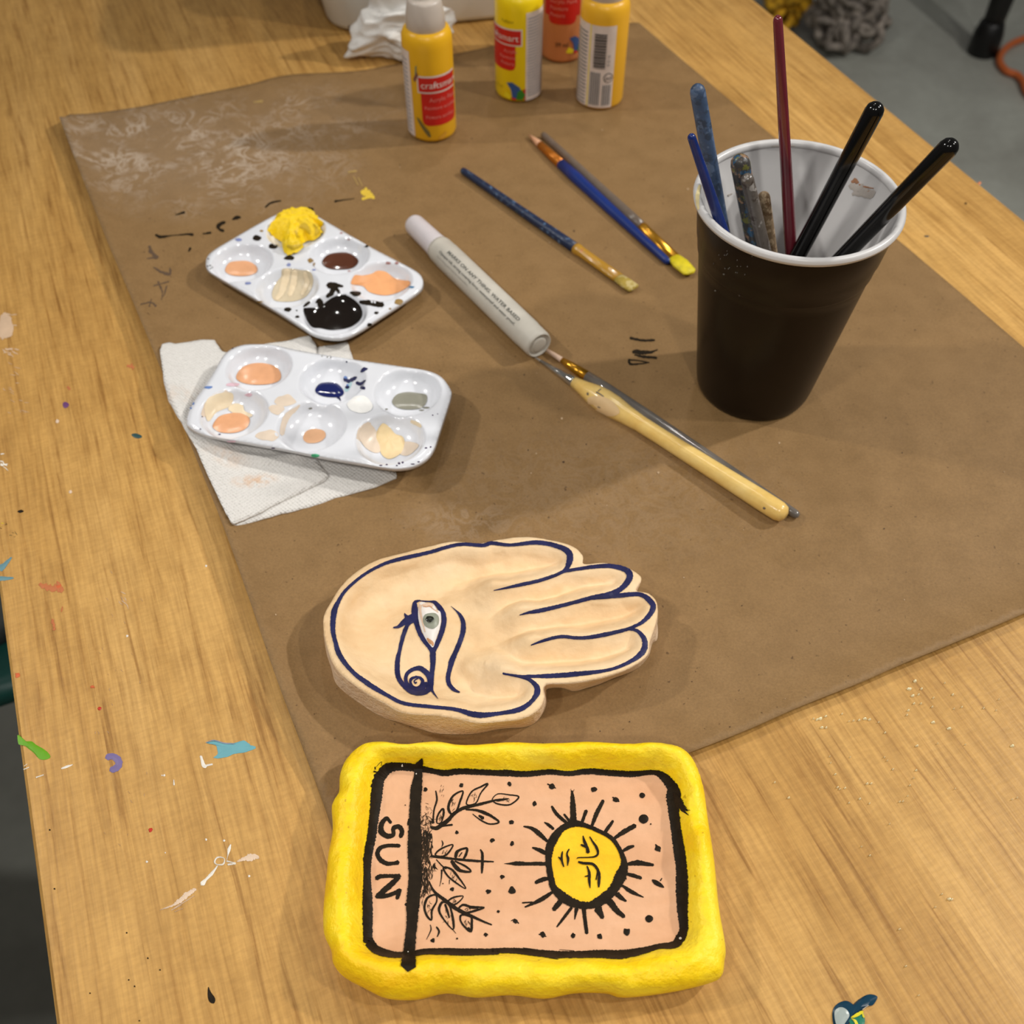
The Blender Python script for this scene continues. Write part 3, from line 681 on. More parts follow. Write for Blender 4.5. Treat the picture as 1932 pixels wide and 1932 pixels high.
A('''325,640,24 285,600,30 240,655,40 240,722,46 292,762,42 348,748,32 350,692,34 395,675,38 428,715,36 414,768,34
405,850,30 300,848,28 230,870,34 203,920,34 232,980,36 290,1012,34 350,1010,28 392,1002,36
195,1150,34 225,1130,34 300,1125,28 405,1128,38
400,1135,34 330,1200,44 250,1270,44 205,1305,36
192,1312,30 260,1310,34 340,1290,32 412,1255,36
405,1250,26 392,1300,34 382,1332,24
236,120,3 238,80,4 190,130,3
270,100,3 300,90,3 310,105,3
180,130,10 182,150,10
235,360,20 250,380,6
195,680,6 180,740,4 175,850,4
500,610,30 485,660,20 515,540,10
465,1380,26 470,1395,20
495,1040,6 490,1160,5
90,960,36 85,985,30''')
# sprigs
A('''690,680,18 740,690,30 790,660,34 850,615,32 900,560,28 980,510,26 1100,480,22 1200,455,20 1290,432,14 1380,420,5
720,690,20 800,670,14 885,658,16
735,350,10 745,430,14 720,520,12 712,600,14 708,640,26
@745,640,10 755,570,14 800,512,14 806,560,16 785,635,8
@880,562,16 850,500,20 890,400,16 982,352,12 955,450,16 925,530,14
@1015,470,10 1060,360,12 1150,310,14 1210,285,14 1145,370,10 1100,460,10
@1250,430,8 1300,378,8 1400,385,10 1492,405,12 1410,475,12 1300,468,12
1290,440,14 1340,430,18 1400,420,6
1010,520,12 1100,525,18 1180,550,26 1250,585,20 1310,635,14 1230,652,12 1150,620,12 1070,560,6
1130,575,16 1165,600,30
690,945,12 740,950,20 900,970,18 1000,980,20 1130,990,18 1262,995,10
1142,885,10 1158,920,20 1160,990,22 1157,1060,20 1155,1100,10
@730,935,12 780,880,14 890,840,10 850,915,14 800,945,12
915,955,24 930,905,24 975,880,16 1020,875,18 1010,930,20 990,965,16
945,950,8 975,910,8
880,990,24 920,1045,34 970,1080,24 1055,1085,14 1010,1040,16 910,990,12
740,975,8 790,1030,10 830,1060,10
@805,1050,16 870,1060,16 920,1110,18 1010,1240,8 910,1180,14 840,1120,14
790,1070,14 785,1150,8 770,1220,3
860,1160,8 858,1200,4
675,1175,10 720,1265,20 830,1355,30 940,1435,30 1060,1490,24 1180,1545,16 1245,1570,12
@850,1355,12 900,1320,14 985,1310,8 935,1370,12 880,1388,14
@945,1430,14 985,1388,18 1060,1408,20 1178,1412,10 1100,1440,18 1000,1462,16
1040,1410,22 1120,1415,18
@968,1480,16 968,1550,14 1050,1630,20 1062,1560,20 1055,1500,14
@800,1362,18 765,1430,20 800,1510,14 888,1612,10 895,1540,20 862,1400,14
820,1385,16 840,1440,18 858,1505,12
@735,1300,12 665,1320,18 632,1400,18 650,1480,18 695,1525,14 700,1440,16 742,1360,12
1030,1600,22 1060,1635,14
685,1570,6 690,1620,9 650,1705,3
742,1590,12 765,1630,16 748,1682,8
790,800,4 800,830,12 790,860,4
888,1612,8 920,1650,3
600,985,4 680,1005,4''')
rng = random.Random(5)
def hatch(x0, y0, x1, y1, n, ln, w0, w1, jit, m=3):
    for _ in range(n):
        x = rng.gauss((x0+x1)/2, (x1-x0)/4); x = min(max(x, x0), x1+15); y = rng.uniform(y0, y1); l = ln*rng.uniform(.3, 1)
        a = rng.gauss(1.57, jit); X, Y = fA(x, y); X2, Y2 = fA(x+l*math.cos(a), y+l*math.sin(a)); ww = rng.uniform(w0, w1)/4.83
        ribbon(mb, tp, [(X, Y, ww*.5), ((X+X2)/2+rng.uniform(-.8, .8), (Y+Y2)/2, ww), (X2, Y2, ww*.3)], m, step=2.5, rough=0.3, lift=rng.uniform(.0001, .00022))
hatch(600, 690, 700, 800, 55, 70, 4, 14, .35); hatch(600, 760, 690, 960, 60, 80, 4, 16, .2, 4); hatch(600, 800, 690, 960, 40, 60, 4, 12, .2)
hatch(600, 960, 700, 1280, 70, 80, 4, 12, .3, 4); hatch(600, 1000, 680, 1260, 55, 60, 4, 12, .3); hatch(590, 540, 690, 700, 38, 60, 2, 6, .9, 4)
hatch(600, 600, 720, 700, 26, 60, 2, 6, 1.0); hatch(620, 450, 700, 540, 9, 40, 2, 5, .8, 4); hatch(770, 290, 830, 400, 9, 40, 3, 6, .3, 4); hatch(700, 990, 740, 1080, 14, 50, 4, 10, .8); hatch(600, 1280, 640, 1360, 10, 50, 3, 6, .3, 4)
for box in ((870, 420, 920, 520), (1060, 360, 1120, 440), (1330, 400, 1420, 440), (770, 560, 790, 610), (800, 880, 840, 920), (860, 1080, 930, 1150), (650, 1340, 690, 1460), (800, 1420, 870, 1540), (1000, 1500, 1040, 1560), (880, 1330, 930, 1360), (1000, 1410, 1050, 1440)):
    hatch(box[0], box[1], box[2], box[3], 9, 40, 3, 7, 0.6, 4)
for x, y, r in ((640, 338, 18), (968, 298, 20), (1405, 285, 20), (1425, 635, 20), (925, 728, 16), (1250, 800, 20), (1430, 830, 20), (1340, 1132, 20), (1215, 1268, 22), (1430, 1258, 32), (1305, 1448, 12), (1460, 1535, 22), (1190, 1660, 18), (885, 1245, 18), (710, 1712, 20), (930, 1697, 9), (720, 1030, 14), (800, 1195, 6), (457, 480, 6)):
    blob(mb, tp, disc(*fA(x, y), r/4.83, 9, .28), 3, rings=2)
for x, y, r in ((548, 215, 26), (945, 245, 25), (1150, 345, 26), (393, 380, 22), (1475, 570, 7), (1540, 795, 26), (1250, 1578, 33), (1000, 1622, 26), (752, 1612, 24), (465, 1605, 26)):
    blob(mb, tp, disc(*fBt(x, y), r/4.954, 9, .3), 3, rings=2)
for x, y, r in ((1395, 302, 27), (1408, 523, 45), (1460, 1455, 37)): blob(mb, tp, disc(*fBt(x, y), r/4.954, 12, .05, .95), 3)
blob(mb, tp, [fBt(*p) for p in [(1485, 1090), (1530, 1095), (1580, 1130), (1600, 1165), (1550, 1155), (1505, 1130)]], 3)
Bt('1565,1100,10 1580,1075,8\n1520,760,10 1545,795,26 1560,825,14\n510,195,10 560,220,14 590,235,6\n430,1600,10 500,1622,8\n170,1475,8 205,1462,8 240,1498,10\n1120,320,14 1180,360,10')
# sun ring, rays and face
Bt('''@760,565,58 880,590,36 1000,640,34 1110,705,36 1185,810,36 1225,930,54 1198,1050,96 1120,1190,80 1000,1290,88 900,1330,60 780,1318,70 660,1258,82 570,1170,60 537,1050,52 520,930,50 530,800,66 580,690,70 650,610,56''', lift=0.0003)
Bt('''752,560,56 748,400,46 742,300,28 738,255,8
690,560,26 600,480,30 550,405,20
720,548,26 665,478,16
825,580,30 845,520,26 872,445,30
920,600,22 970,470,36 1030,350,26
1045,650,30 1080,600,30 1122,540,20
1125,710,22 1220,645,40 1328,585,38
1205,830,20 1260,795,32 1315,775,22
1250,945,24 1350,932,46 1430,942,34 1498,952,24
1245,1035,24 1310,1050,32 1385,1075,26
1210,1145,20 1290,1200,34 1408,1255,8
1160,1225,44 1200,1260,36 1245,1290,16
1090,1290,60 1150,1370,50 1225,1435,34
980,1360,70 1025,1445,34
848,1350,36 860,1460,32 877,1590,30
782,1360,34 763,1462,8
735,1350,26 660,1450,24 598,1530,14
650,1275,40 600,1330,44 568,1370,34
550,1210,24 460,1270,38 380,1310,26 300,1345,12
370,1300,14 275,1306,12
520,1078,28 460,1090,38 400,1118,28
500,942,30 420,940,32 330,942,28 230,938,36 150,940,14 105,940,3
495,845,30 440,815,36 370,790,14
510,732,22 420,650,42 360,608,28 288,592,12
565,615,24 520,578,26 480,553,8
730,270,3 728,240,3
748,270,4 760,245,3''')
Bt('''905,690,10 935,740,16 968,790,22 982,840,18 960,872,16 900,882,10 800,885,8 785,897,6
800,925,16 850,938,22 920,942,22 965,975,24 992,1040,22 990,1110,24 988,1160,12
842,680,8 855,735,24 880,790,24 888,835,34
825,765,16 870,785,22
880,965,10 900,1030,22 900,1100,22 908,1172,6
858,1062,8 905,1052,16
982,990,14 975,1040,14 962,1095,8
712,805,10 692,850,14 703,900,20 697,962,6
650,828,10 642,900,20 662,970,10
612,880,10 645,910,22
960,720,5 965,725,4''', lift=0.00035)
# dry brush flick over the rim
Bt('''1700,290,30 1745,360,60 1780,410,34 1825,440,6
1730,380,40 1790,450,20 1835,490,4
1745,370,20 1800,440,10 1845,440,4
1760,360,12 1815,420,6
1735,240,6 1745,260,6''', lift=0.0004, rough=0.3)
A('''170,170,14 200,180,8 240,200,6
145,310,14 150,290,8
175,200,14 180,260,10''')
Bt('''280,1728,6 400,1745,8
520,1820,8 610,1835,6
620,1745,4 760,1755,5
1820,1490,3 1825,1540,3
1785,840,10 1780,940,8''')
wf = len(TMt); TMt.append(M['white_paint'])
for x, y, r in ((432, 112, 8), (560, 195, 6), (485, 1826, 5)): blob(mb, tp, disc(*fA(x, y), r/4.83, 6), wf, lift=.0007, rings=1)
blob(mb, tp, disc(*fBt(1762, 1648), 2.6, 6), wf, lift=.0007, rings=1)
mb.build('painted_clay_body', TMt, tray)
# ------------------------------------------------------------------ hand dish
fH = frame(590, 990, 2.841)
HZ = 0.019
pairs = [  # rim point (at rim height), silhouette foot point
 ((57, 560), (55, 600)), ((60, 480), (62, 560)), ((100, 405), (100, 470)), ((150, 328), (150, 400)), ((220, 258), (222, 330)), ((330, 190), (332, 260)), ((480, 148), (482, 215)), ((640, 108), (642, 175)), ((760, 84), (762, 150)), ((880, 97), (880, 160)),
 ((1000, 74), (1000, 140)), ((1100, 61), (1100, 130)), ((1190, 62), (1185, 130)), ((1310, 84), (1300, 150)), ((1400, 113), (1385, 175)), ((1448, 160), (1430, 215)), ((1455, 206), (1440, 255)), ((1560, 199), (1550, 255)), ((1680, 224), (1665, 275)), ((1748, 262), (1730, 320)), ((1762, 292), (1745, 335)), ((1735, 345), (1740, 375)), ((1800, 362), (1790, 410)), ((1842, 403), (1835, 450)), ((1850, 470), (1848, 520)),
 ((1835, 540), (1850, 605)), ((1808, 620), (1822, 632)), ((1795, 690), (1800, 705)), ((1715, 752), (1740, 765)), ((1600, 797), (1605, 820)), ((1490, 825), (1500, 862)), ((1400, 838), (1410, 888)), ((1330, 842), (1345, 872)), ((1260, 845), (1262, 878)), ((1235, 870), (1256, 905)), ((1240, 925), (1252, 970)), ((1205, 985), (1215, 1035)), ((1120, 1030), (1140, 1075)), ((1000, 1045), (1000, 1092)), ((890, 1053), (890, 1108)), ((770, 1030), (770, 1118)), ((640, 1012), (640, 1107)),
 ((490, 1000), (500, 1070)), ((385, 950), (390, 1032)), ((280, 890), (282, 972)), ((175, 815), (185, 905)), ((112, 745), (118, 835)), ((75, 650), (85, 730))]
Tp = catmull([a for a, b in pairs], 5, True); Bp_ = catmull([b for a, b in pairs], 5, True)
Tw = [P(*fH(p[0], p[1]), HZ+PAP) for p in Tp]; Bw2 = [P(*fH(p[0], p[1]), PAP+.001) for p in Bp_]
hand_lines = [
 '970,352,4 1100,325,16 1230,295,17 1340,252,16 1375,205,28 1372,150,30 1310,116,22 1200,96,20 1060,109,15 960,100,18 910,112,18 780,108,16 620,150,17 480,182,18 380,212,15 270,272,14 180,350,14 140,410,18 115,470,26 108,560,22 122,630,20 145,700,24 210,785,20 300,855,24 400,915,18 490,958,18 620,975,17 760,990,18 880,1020,28 1000,1012,18 1110,990,25 1175,945,20 1205,890,28 1180,845,20 1130,818,16 1020,798,8',
 '1340,252,14 1440,235,16 1580,222,20 1670,240,26 1700,275,30 1670,330,26 1600,370,24 1480,395,20 1350,430,18 1220,460,20 1160,470,14 1108,484,4',
 '1500,395,14 1640,380,22 1750,375,20 1808,410,26 1824,450,26 1780,512,20 1700,555,16 1560,590,20 1440,607,16 1330,600,16 1240,620,14 1170,645,6',
 '1685,558,12 1740,570,16 1778,620,24 1770,680,28 1700,735,18 1580,780,15 1400,802,24 1250,812,20 1120,812,12 1020,796,8']
def parse(txt, fr, h): return [tuple(P(*fr(*[float(v) for v in t.split(',')][:2]), h))[:2] for t in txt.split()]
crest = [np.array([tuple(p)[:2] for p in catmull(parse(l, fH, HZ-.002), 5)]) for l in hand_lines]
Ta = np.array([tuple(p)[:2] for p in Tw])
ms = np.array(parse('560,410 690,420 700,600 650,700 600,600', fH, .014)).mean(0)
def hand_h(x, y):
    p = np.stack([x, y], 1); de = sdf(p, Ta)[0]; dc = np.full(len(x), 1e9)
    for cL in crest: dc = np.minimum(dc, sdf(p, cL, False)[0])
    bowl = 0.0125*(1-np.exp(-(dc/0.0105)**1.5))
    edge = np.exp(-(de/0.0022)**2)*0.0016
    outer = np.where(de < dc, np.exp(-dc/0.004), 1.0)
    z = HZ - bowl*np.clip((de-.0015)/0.007, 0, 1)*1.0 - edge*.6
    palm = np.array(parse('330,560', fH, .01))[0]
    r2 = ((x-ms[0])/0.024)**2+((y-ms[1])/0.020)**2; z = z + 0.0085*np.exp(-r2)
    # ridges running from the fingers into the palm
    for (a, b, amp) in (('960,390', '760,430', .0025), ('1110,480', '900,560', .003), ('1170,645', '880,740', .0025), ('1020,800', '860,760', .002)):
        s_ = np.array(parse(a+' '+b, fH, .012)); d = sdf(p, s_, False)[0]; z = z + amp*np.exp(-(d/0.0065)**2)*.8
    z = z + np.clip(de/.012, .15, 1)*0.0006*fbm(x*60, y*60, 21)+0.00018*fbm(x*240, y*240, 25)
    return z
hc = sum(Bw2, Vector())/len(Bw2)
hand = empty('hand_dish', (hc.x, hc.y, TOP+PAP), 'cream clay hand-shaped dish outlined in navy with an eye in its palm', 'dish')
mb = MB(); relief(mb, [tuple(p) for p in Tw], Bw2, lambda x, y: hand_h(x, y)+PAP, 0.0007, rings=((0.0, 0.93), (0.25, 0.75), (0.5, 0.5), (0.8, 0.22), (1, 0.06)), skirt_mat=1)
for v in mb.v:      # lumpy, pinched side wall
    if v.z < TOP+HZ*0.9:
        d = mnoise.noise_vector(v*95)*0.0007; v.x += d.x; v.y += d.y
hp0 = on_bvh(mb.bvh()); hp = lambda px, py: hp0(px, py) or (P(px, py, HZ+PAP-.0003), Vector((0, 0, 1))); HM = [M['cream_clay'], M['cream_side'], M['navy_paint']]
for l in hand_lines: strokes(mb, hp, fH, 2.841, l, 2, ws=1.12, step=1.8, rough=0.09, lift=0.00025)
# eye drawing (frame at 720,1110 zoomed 8.783)
fE2 = frame(720, 1110, 8.783)
strokes(mb, hp, fE2, 8.783, '''640,205,20 560,235,60 548,300,90 550,400,110 560,500,110 590,620,80 640,760,72 720,890,72 800,980,78 850,1060,90
640,212,16 720,222,26 800,225,26 880,240,60 950,310,84 1010,400,84 1035,520,84 1015,660,84 970,800,80 920,920,76 880,1000,76 850,1060,80
850,1040,90 850,1120,100 850,1250,86 835,1400,80 820,1550,90 830,1680,50 860,1740,34 935,1840,8
200,655,26 280,640,50 360,580,90 440,520,110 520,480,110
385,415,8 395,450,40 440,500,80
520,540,70 440,600,66 385,720,70 335,880,66 300,1040,60 265,1200,80 262,1400,86 300,1530,80 400,1650,80 500,1720,86 640,1745,80 760,1700,90 810,1600,100 800,1480,110 740,1400,90 640,1330,84 540,1340,66 440,1400,62 400,1480,60 410,1570,60 480,1650,50 580,1690,60 680,1660,66 740,1580,80
620,1290,20 640,1330,60
560,1480,40 500,1500,50 475,1560,46 510,1630,40 580,1655,40 650,1620,50 680,1550,60 640,1490,46 560,1470,40
600,1500,24 540,1540,22 560,1580,30 580,1560,20
1150,300,6 1240,380,26 1300,450,56 1350,560,76 1352,700,86 1320,820,80 1270,960,84 1210,1100,84 1160,1220,96 1130,1340,76 1100,1480,76 1120,1590,74 1190,1680,60 1290,1730,26''', 2, step=1.5, rough=0.07, lift=0.00028)
mb.build('painted_clay_body', HM, hand)
eye = MB()
blob(eye, hp, [fE2(*p) for p in [(640, 240), (760, 250), (860, 270), (920, 360), (975, 400), (985, 540), (960, 680), (900, 850), (850, 985), (760, 890), (680, 740), (620, 560), (605, 400)]], 0, lift=0.0003, dome=0.0018, rings=6)
ep = on_bvh(eye.bvh())
strokes(eye, ep, fE2, 8.783, '650,260,50 640,330,40 650,430,36 690,600,26 720,720,20', 1, step=1.5, lift=.0001)
strokes(eye, ep, fE2, 8.783, '680,280,36 760,270,44 850,290,44 900,350,30 930,400,20', 1, step=1.5, lift=.0001)
strokes(eye, ep, fE2, 8.783, '690,300,14 740,310,12 800,300,14 850,345,8 900,380,6', 2, step=1.5, lift=.00025)
strokes(eye, ep, fE2, 8.783, '760,830,30 800,880,60 840,910,50 850,950,20', 2, step=1.5, lift=.0001)
blob(eye, ep, [fE2(*p) for p in [(690, 500), (720, 440), (790, 415), (880, 415), (935, 460), (950, 540), (925, 620), (860, 670), (780, 660), (720, 620), (690, 560)]], 3, lift=0.0002, dome=0.0004)
blob(eye, ep, [fE2(*p) for p in [(745, 525), (765, 495), (810, 488), (850, 505), (860, 540), (830, 575), (780, 575), (750, 555)]], 4, lift=0.0013, dome=0.0003)
eye.build('painted_eye', [paint('eye_white_paint', (238, 232, 226), .4), paint('pinkish_lid_paint', (226, 196, 172), .5), paint('tan_lid_shade_paint', (206, 150, 104), .5), paint('grey_iris_paint', (146, 150, 134), .4), paint('dark_pupil_paint', (30, 32, 22), .3)], hand, label='white painted eye with a grey iris')
# ------------------------------------------------------------------ paper towel under the near palette
fT = frame(290, 620, 3.943)
T1 = [(1220, 135), (1330, 118), (1440, 93), (1480, 215), (1600, 500), (1720, 850), (1815, 1100), (1650, 1170), (1350, 1250), (1150, 1320), (950, 1370), (760, 1420), (585, 1452), (560, 1410), (640, 1200), (800, 900), (1050, 400)]
T2 = [(45, 150), (60, 108), (118, 94), (150, 106), (250, 92), (350, 76), (450, 77), (510, 165), (560, 180), (850, 100), (1000, 80), (1160, 45), (1215, 140), (1180, 400), (1150, 800), (1230, 985), (1300, 1075), (1290, 1110), (1150, 1180), (900, 1300), (700, 1400), (575, 1442), (520, 1340), (400, 1080), (310, 880), (200, 690), (105, 530), (75, 400), (60, 280)]
def PP(px, py, dz):
    q = P(px, py, PAP+dz)
    for _ in range(4): q = P(px, py, float(paper_h(np.array([q.x]), np.array([q.y]))[0])+dz)
    return q
towel_st = [(482, 690+225, .014, .006, 0.2, 300, .55), (430, 872, .016, .008, -0.4, 160, .3), (340, 765, .02, .01, 0.3, 200, .18)]
M['towel'] = towel_mat('quilted_white_paper_towel', (0.74, 0.715, 0.68, 1), True, towel_st)
tc_ = P(540, 820, PAP)
towel = empty('paper_towel', tc_, 'folded quilted white paper towel lying under the nearer white palette', 'paper towel')
for nm, poly, z_, lab in (('folded_layer', T1, 0.0022, None), ('folded_layer', T2, 0.0042, 'top layer stained with peach paint')):
    mb = MB(); ow = [tuple(PP(*fT(*p), z_*(0.7 if z_ < .003 else .85)))[:2] for p in poly]
    dens = []
    for i in range(len(ow)):
        a, b = np.array(ow[i]), np.array(ow[(i+1) % len(ow)])
        for k in range(4): dens.append(tuple(a+(b-a)*k/4+np.array([random.uniform(-1, 1), random.uniform(-1, 1)])*.00025))
    Wa = np.array(dens)
    fold0 = np.array([tuple(P(*fT(*p), PAP))[:2] for p in ((420, 900), (600, 990), (850, 1020), (1080, 990))])
    fold1 = np.array([tuple(P(*fT(*p), PAP))[:2] for p in ((400, 860), (620, 930), (900, 935))])
    def th(x, y, z_=z_, Wa=Wa):
        p = np.stack([x, y], 1); d = sdf(p, Wa)[0]
        z = paper_h(x, y)+z_ - 0.0012*np.exp(-d/0.004) + 0.0004*fbm(x*45, y*45, 4)
        if z_ > .003: z = z + 0.0024*np.exp(-(sdf(p, fold0, False)[0]/.0035)**2) + 0.0016*np.exp(-(sdf(p, fold1, False)[0]/.003)**2)
        return z
    relief(mb, dens, None, th, 0.0014, sheet=0.0011)
    mb.build(nm, M['towel'], towel, label=lab)
# ------------------------------------------------------------------ palettes
def palette(outline, wells, z, R, label, fr):
    ow = [P(*fr(*p), z) for p in outline]; oc = [tuple(p)[:2] for p in catmull([tuple(q)[:2] for q in ow], 4, True)]
    cw = sum(ow, Vector())/len(ow)
    wc = [P(x, y, z) for x, y in wells]
    W = np.array(oc)
    def ph(x, y):
        p = np.stack([x, y], 1); d = sdf(p, W)[0]; h = np.full(len(x), z)
        h = h - 0.0012*np.exp(-(d/0.0016)**2)
        for c_ in wc:
            r = np.hypot(x-c_.x, y-c_.y)/R
            dep = np.where(r < 1, 0.0105*np.sqrt(np.clip(1-(r*0.985)**2.6, 0, 1))**1.15, 0)
            dep = np.where(r > 0.9, 0.0105*np.sqrt(1-(0.9*0.985)**2.6)**1.15*np.clip((1.06-r)/0.16, 0, 1)**1.5, dep)
            h = h - dep
        return h
    root = empty('paint_palette', (cw.x, cw.y, TOP+z-0.012), label, 'palette', 'white six well palettes')
    mb = MB(); P2 = relief(mb, oc, None, ph, 0.0008, sheet=0.0009)
    # turned-down lip around the edge
    n = len(oc); b0 = len(mb.v)
    for zz, sc_ in ((z-0.0012, 1.0), (z-0.0030, 1.006), (z-0.0030, 1.000), (z-0.0015, 0.992)):
        for q in oc: v = Vector((q[0], q[1], TOP+zz)); d = v-cw; mb.v.append(Vector((cw.x+d.x*sc_, cw.y+d.y*sc_, TOP+zz)))
    for k in range(3):
        for i in range(n): mb.f.append([b0+k*n+i, b0+k*n+(i+1) % n, b0+(k+1)*n+(i+1) % n, b0+(k+1)*n+i]); mb.m.append(0)
    return root, mb
def pool(root, name, proj, pts, m, label, **kw):
    b = MB(); blob(b, proj, pts, 0, **{**dict(lift=0.0004, dome=0.0014, rings=5), **kw}); return b.build(name, m, root, label=label)
fP1 = frame(370, 380, 4.293); fP2 = frame(340, 630, 3.645)
PO1 = [(75, 490), (90, 430), (150, 375), (300, 285), (480, 180), (620, 105), (700, 74), (800, 65), (900, 78), (1000, 120), (1200, 235), (1400, 350), (1600, 455), (1760, 540), (1820, 590), (1836, 650), (1800, 715), (1650, 820), (1450, 950), (1320, 1035), (1200, 1088), (1080, 1092), (960, 1065), (860, 1008), (700, 908), (500, 788), (300, 673), (150, 583), (90, 540)]
root1, mb = palette(PO1, [(456, 494), (542, 541), (632, 590), (558, 433), (640, 481), (719, 529)], 0.0125, 0.0178, 'white six well palette with yellow heap and black puddle, farther from camera', fP1)
pp = on_bvh(mb.bvh()); PM = [M['palette'], M['black_paint'], paint('smoky_blue_smear', (130, 140, 186), .4), paint('ochre_speck', (150, 118, 60), .5), paint('sea_blue_speck', (60, 120, 160), .4), paint('lilac_wash', (186, 182, 206), .3), paint('rosy_speck', (170, 120, 116), .5)]
def dabs(lst, m, fr, s):
    for x, y, rx, ry in lst: blob(mb, pp, disc(*fr(x, y), rx/s, 9, .22, ry/rx), m, rings=2, lift=.00015)
dabs([(490, 298, 38, 22), (622, 365, 38, 20), (755, 460, 42, 20), (740, 877, 34, 16), (1290, 745, 46, 22), (1460, 903, 18, 12), (1382, 365, 16, 9), (820, 935, 16, 10), (935, 68, 36, 12), (1405, 998, 22, 14), (815, 885, 8, 5)], 1, fP1, 4.293)
dabs([(342, 312, 30, 12), (420, 663, 24, 12), (955, 555, 14, 7), (750, 515, 18, 14)], 2, fP1, 4.293)
dabs([(925, 480, 22, 18), (955, 508, 10, 14), (530, 240, 14, 9), (1640, 815, 36, 22), (1570, 870, 12, 6)], 3, fP1, 4.293)
dabs([(1745, 695, 22, 10)], 4, fP1, 4.293)
dabs([(1555, 500, 20, 12), (1625, 500, 16, 9), (1175, 258, 12, 6), (1235, 308, 12, 6), (1240, 565, 14, 6)], 6, fP1, 4.293)
dabs([(100, 466, 6, 5), (95, 525, 7, 5), (115, 520, 6, 5), (130, 535, 6, 4), (118, 545, 5, 4)], 1, fP1, 4.293)
dabs([(515, 815, 28, 8)], 3, fP1, 4.293)
strokes(mb, pp, fP1, 4.293, '''870,855,10 900,830,24 920,815,16
970,820,14 1000,800,40 1010,840,50 1030,870,40
1060,770,30 1100,740,40 1110,700,50
1070,680,50 1120,680,44 1190,690,14
1130,700,40 1160,740,20
1330,815,30 1420,825,46 1510,840,44
1180,765,20 1215,760,14''', 1, rough=.15)
mb.build('palette_tray', PM, root1, label='moulded white plastic tray')
peach = paint('peach_palette_paint', (222, 164, 122), .22); black = paint('wet_black_paint', (24, 17, 12), .06, coat=0.6)
pool(root1, 'paint_pool', pp, [fP1(*p) for p in [(235, 560), (270, 500), (350, 485), (430, 490), (490, 530), (492, 575), (430, 603), (340, 608), (270, 595)]], peach, 'peach paint')
pool(root1, 'paint_pool', pp, [fP1(*p) for p in [(1020, 500), (1060, 440), (1140, 418), (1230, 420), (1300, 460), (1312, 500), (1260, 545), (1160, 555), (1070, 545)]], paint('brown_palette_paint', (86, 48, 32), .1, coat=.5), 'brown paint')
pool(root1, 'paint_pool', pp, [fP1(*p) for p in [(1262, 640), (1290, 600), (1340, 605), (1420, 590), (1470, 565), (1540, 575), (1600, 620), (1660, 640), (1730, 650), (1720, 690), (1650, 735), (1560, 762), (1480, 760), (1400, 735), (1350, 690), (1262, 675)]], paint('orange_peach_paint', (236, 168, 112), .5), 'orange peach paint', bump=.0005)
pool(root1, 'paint_pool', pp, [fP1(*p) for p in [(870, 875), (900, 870), (940, 900), (985, 880), (1050, 820), (1120, 775), (1200, 760), (1280, 800), (1335, 860), (1345, 930), (1300, 990), (1220, 1030), (1100, 1045), (1010, 1030), (940, 1020), (890, 950)]], black, 'glossy black paint', dome=.002)
b = MB(); blob(b, pp, [fP1(*p) for p in [(700, 550), (780, 548), (850, 560), (920, 570), (950, 640), (930, 720), (880, 780), (800, 810), (700, 815), (630, 800), (615, 740), (650, 660), (690, 610)]], 0, lift=.0003, dome=.0012, rings=6, bump=.0003)
cp_ = on_bvh(b.bvh())
strokes(b, cp_, fP1, 4.293, '''740,560,50 720,650,60 690,740,50 650,790,30
800,570,46 790,660,50 760,760,40
880,580,30 900,660,40 860,750,30''', 1, lift=.0002, dome=.0003)
b.build('paint_pool', [paint('cream_palette_paint', (206, 190, 160), .35), paint('pale_cream_paint', (226, 206, 172), .35)], root1, label='brushed cream paint')
b = MB(); rng = random.Random(2)
poly = [(585, 235), (640, 200), (650, 140), (720, 118), (830, 95), (930, 85), (985, 115), (1000, 160), (1035, 190), (1005, 230), (1025, 270), (960, 320), (880, 340), (860, 400), (800, 435), (740, 440), (705, 400), (690, 340), (640, 300), (600, 270)]
blob(b, pp, [fP1(*p) for p in poly], 0, lift=.0006, dome=.011, rings=12, bump=.0012, wob=.02)
for v in b.v:
    n_ = mnoise.noise_vector(v*260); h_ = (v.z-TOP-.0125)
    v += Vector((n_.x, n_.y, abs(mnoise.noise(v*330))*1.6))*.0012
yl = on_bvh(b.bvh())
strokes(b, yl, fP1, 4.293, '''840,210,20 870,200,50 900,230,40 920,260,20
960,180,20 985,220,36 970,270,20
740,360,20 800,370,36 850,350,20
800,240,14 830,290,24''', 1, lift=.0003, dome=.0005, rough=.3)
b.build('paint_heap', [paint('thick_yellow_paint', (246, 208, 18), .45, bump=.6, bs=500), paint('ochre_yellow_paint', (206, 172, 26), .45)], root1, label='thick yellow paint heap')
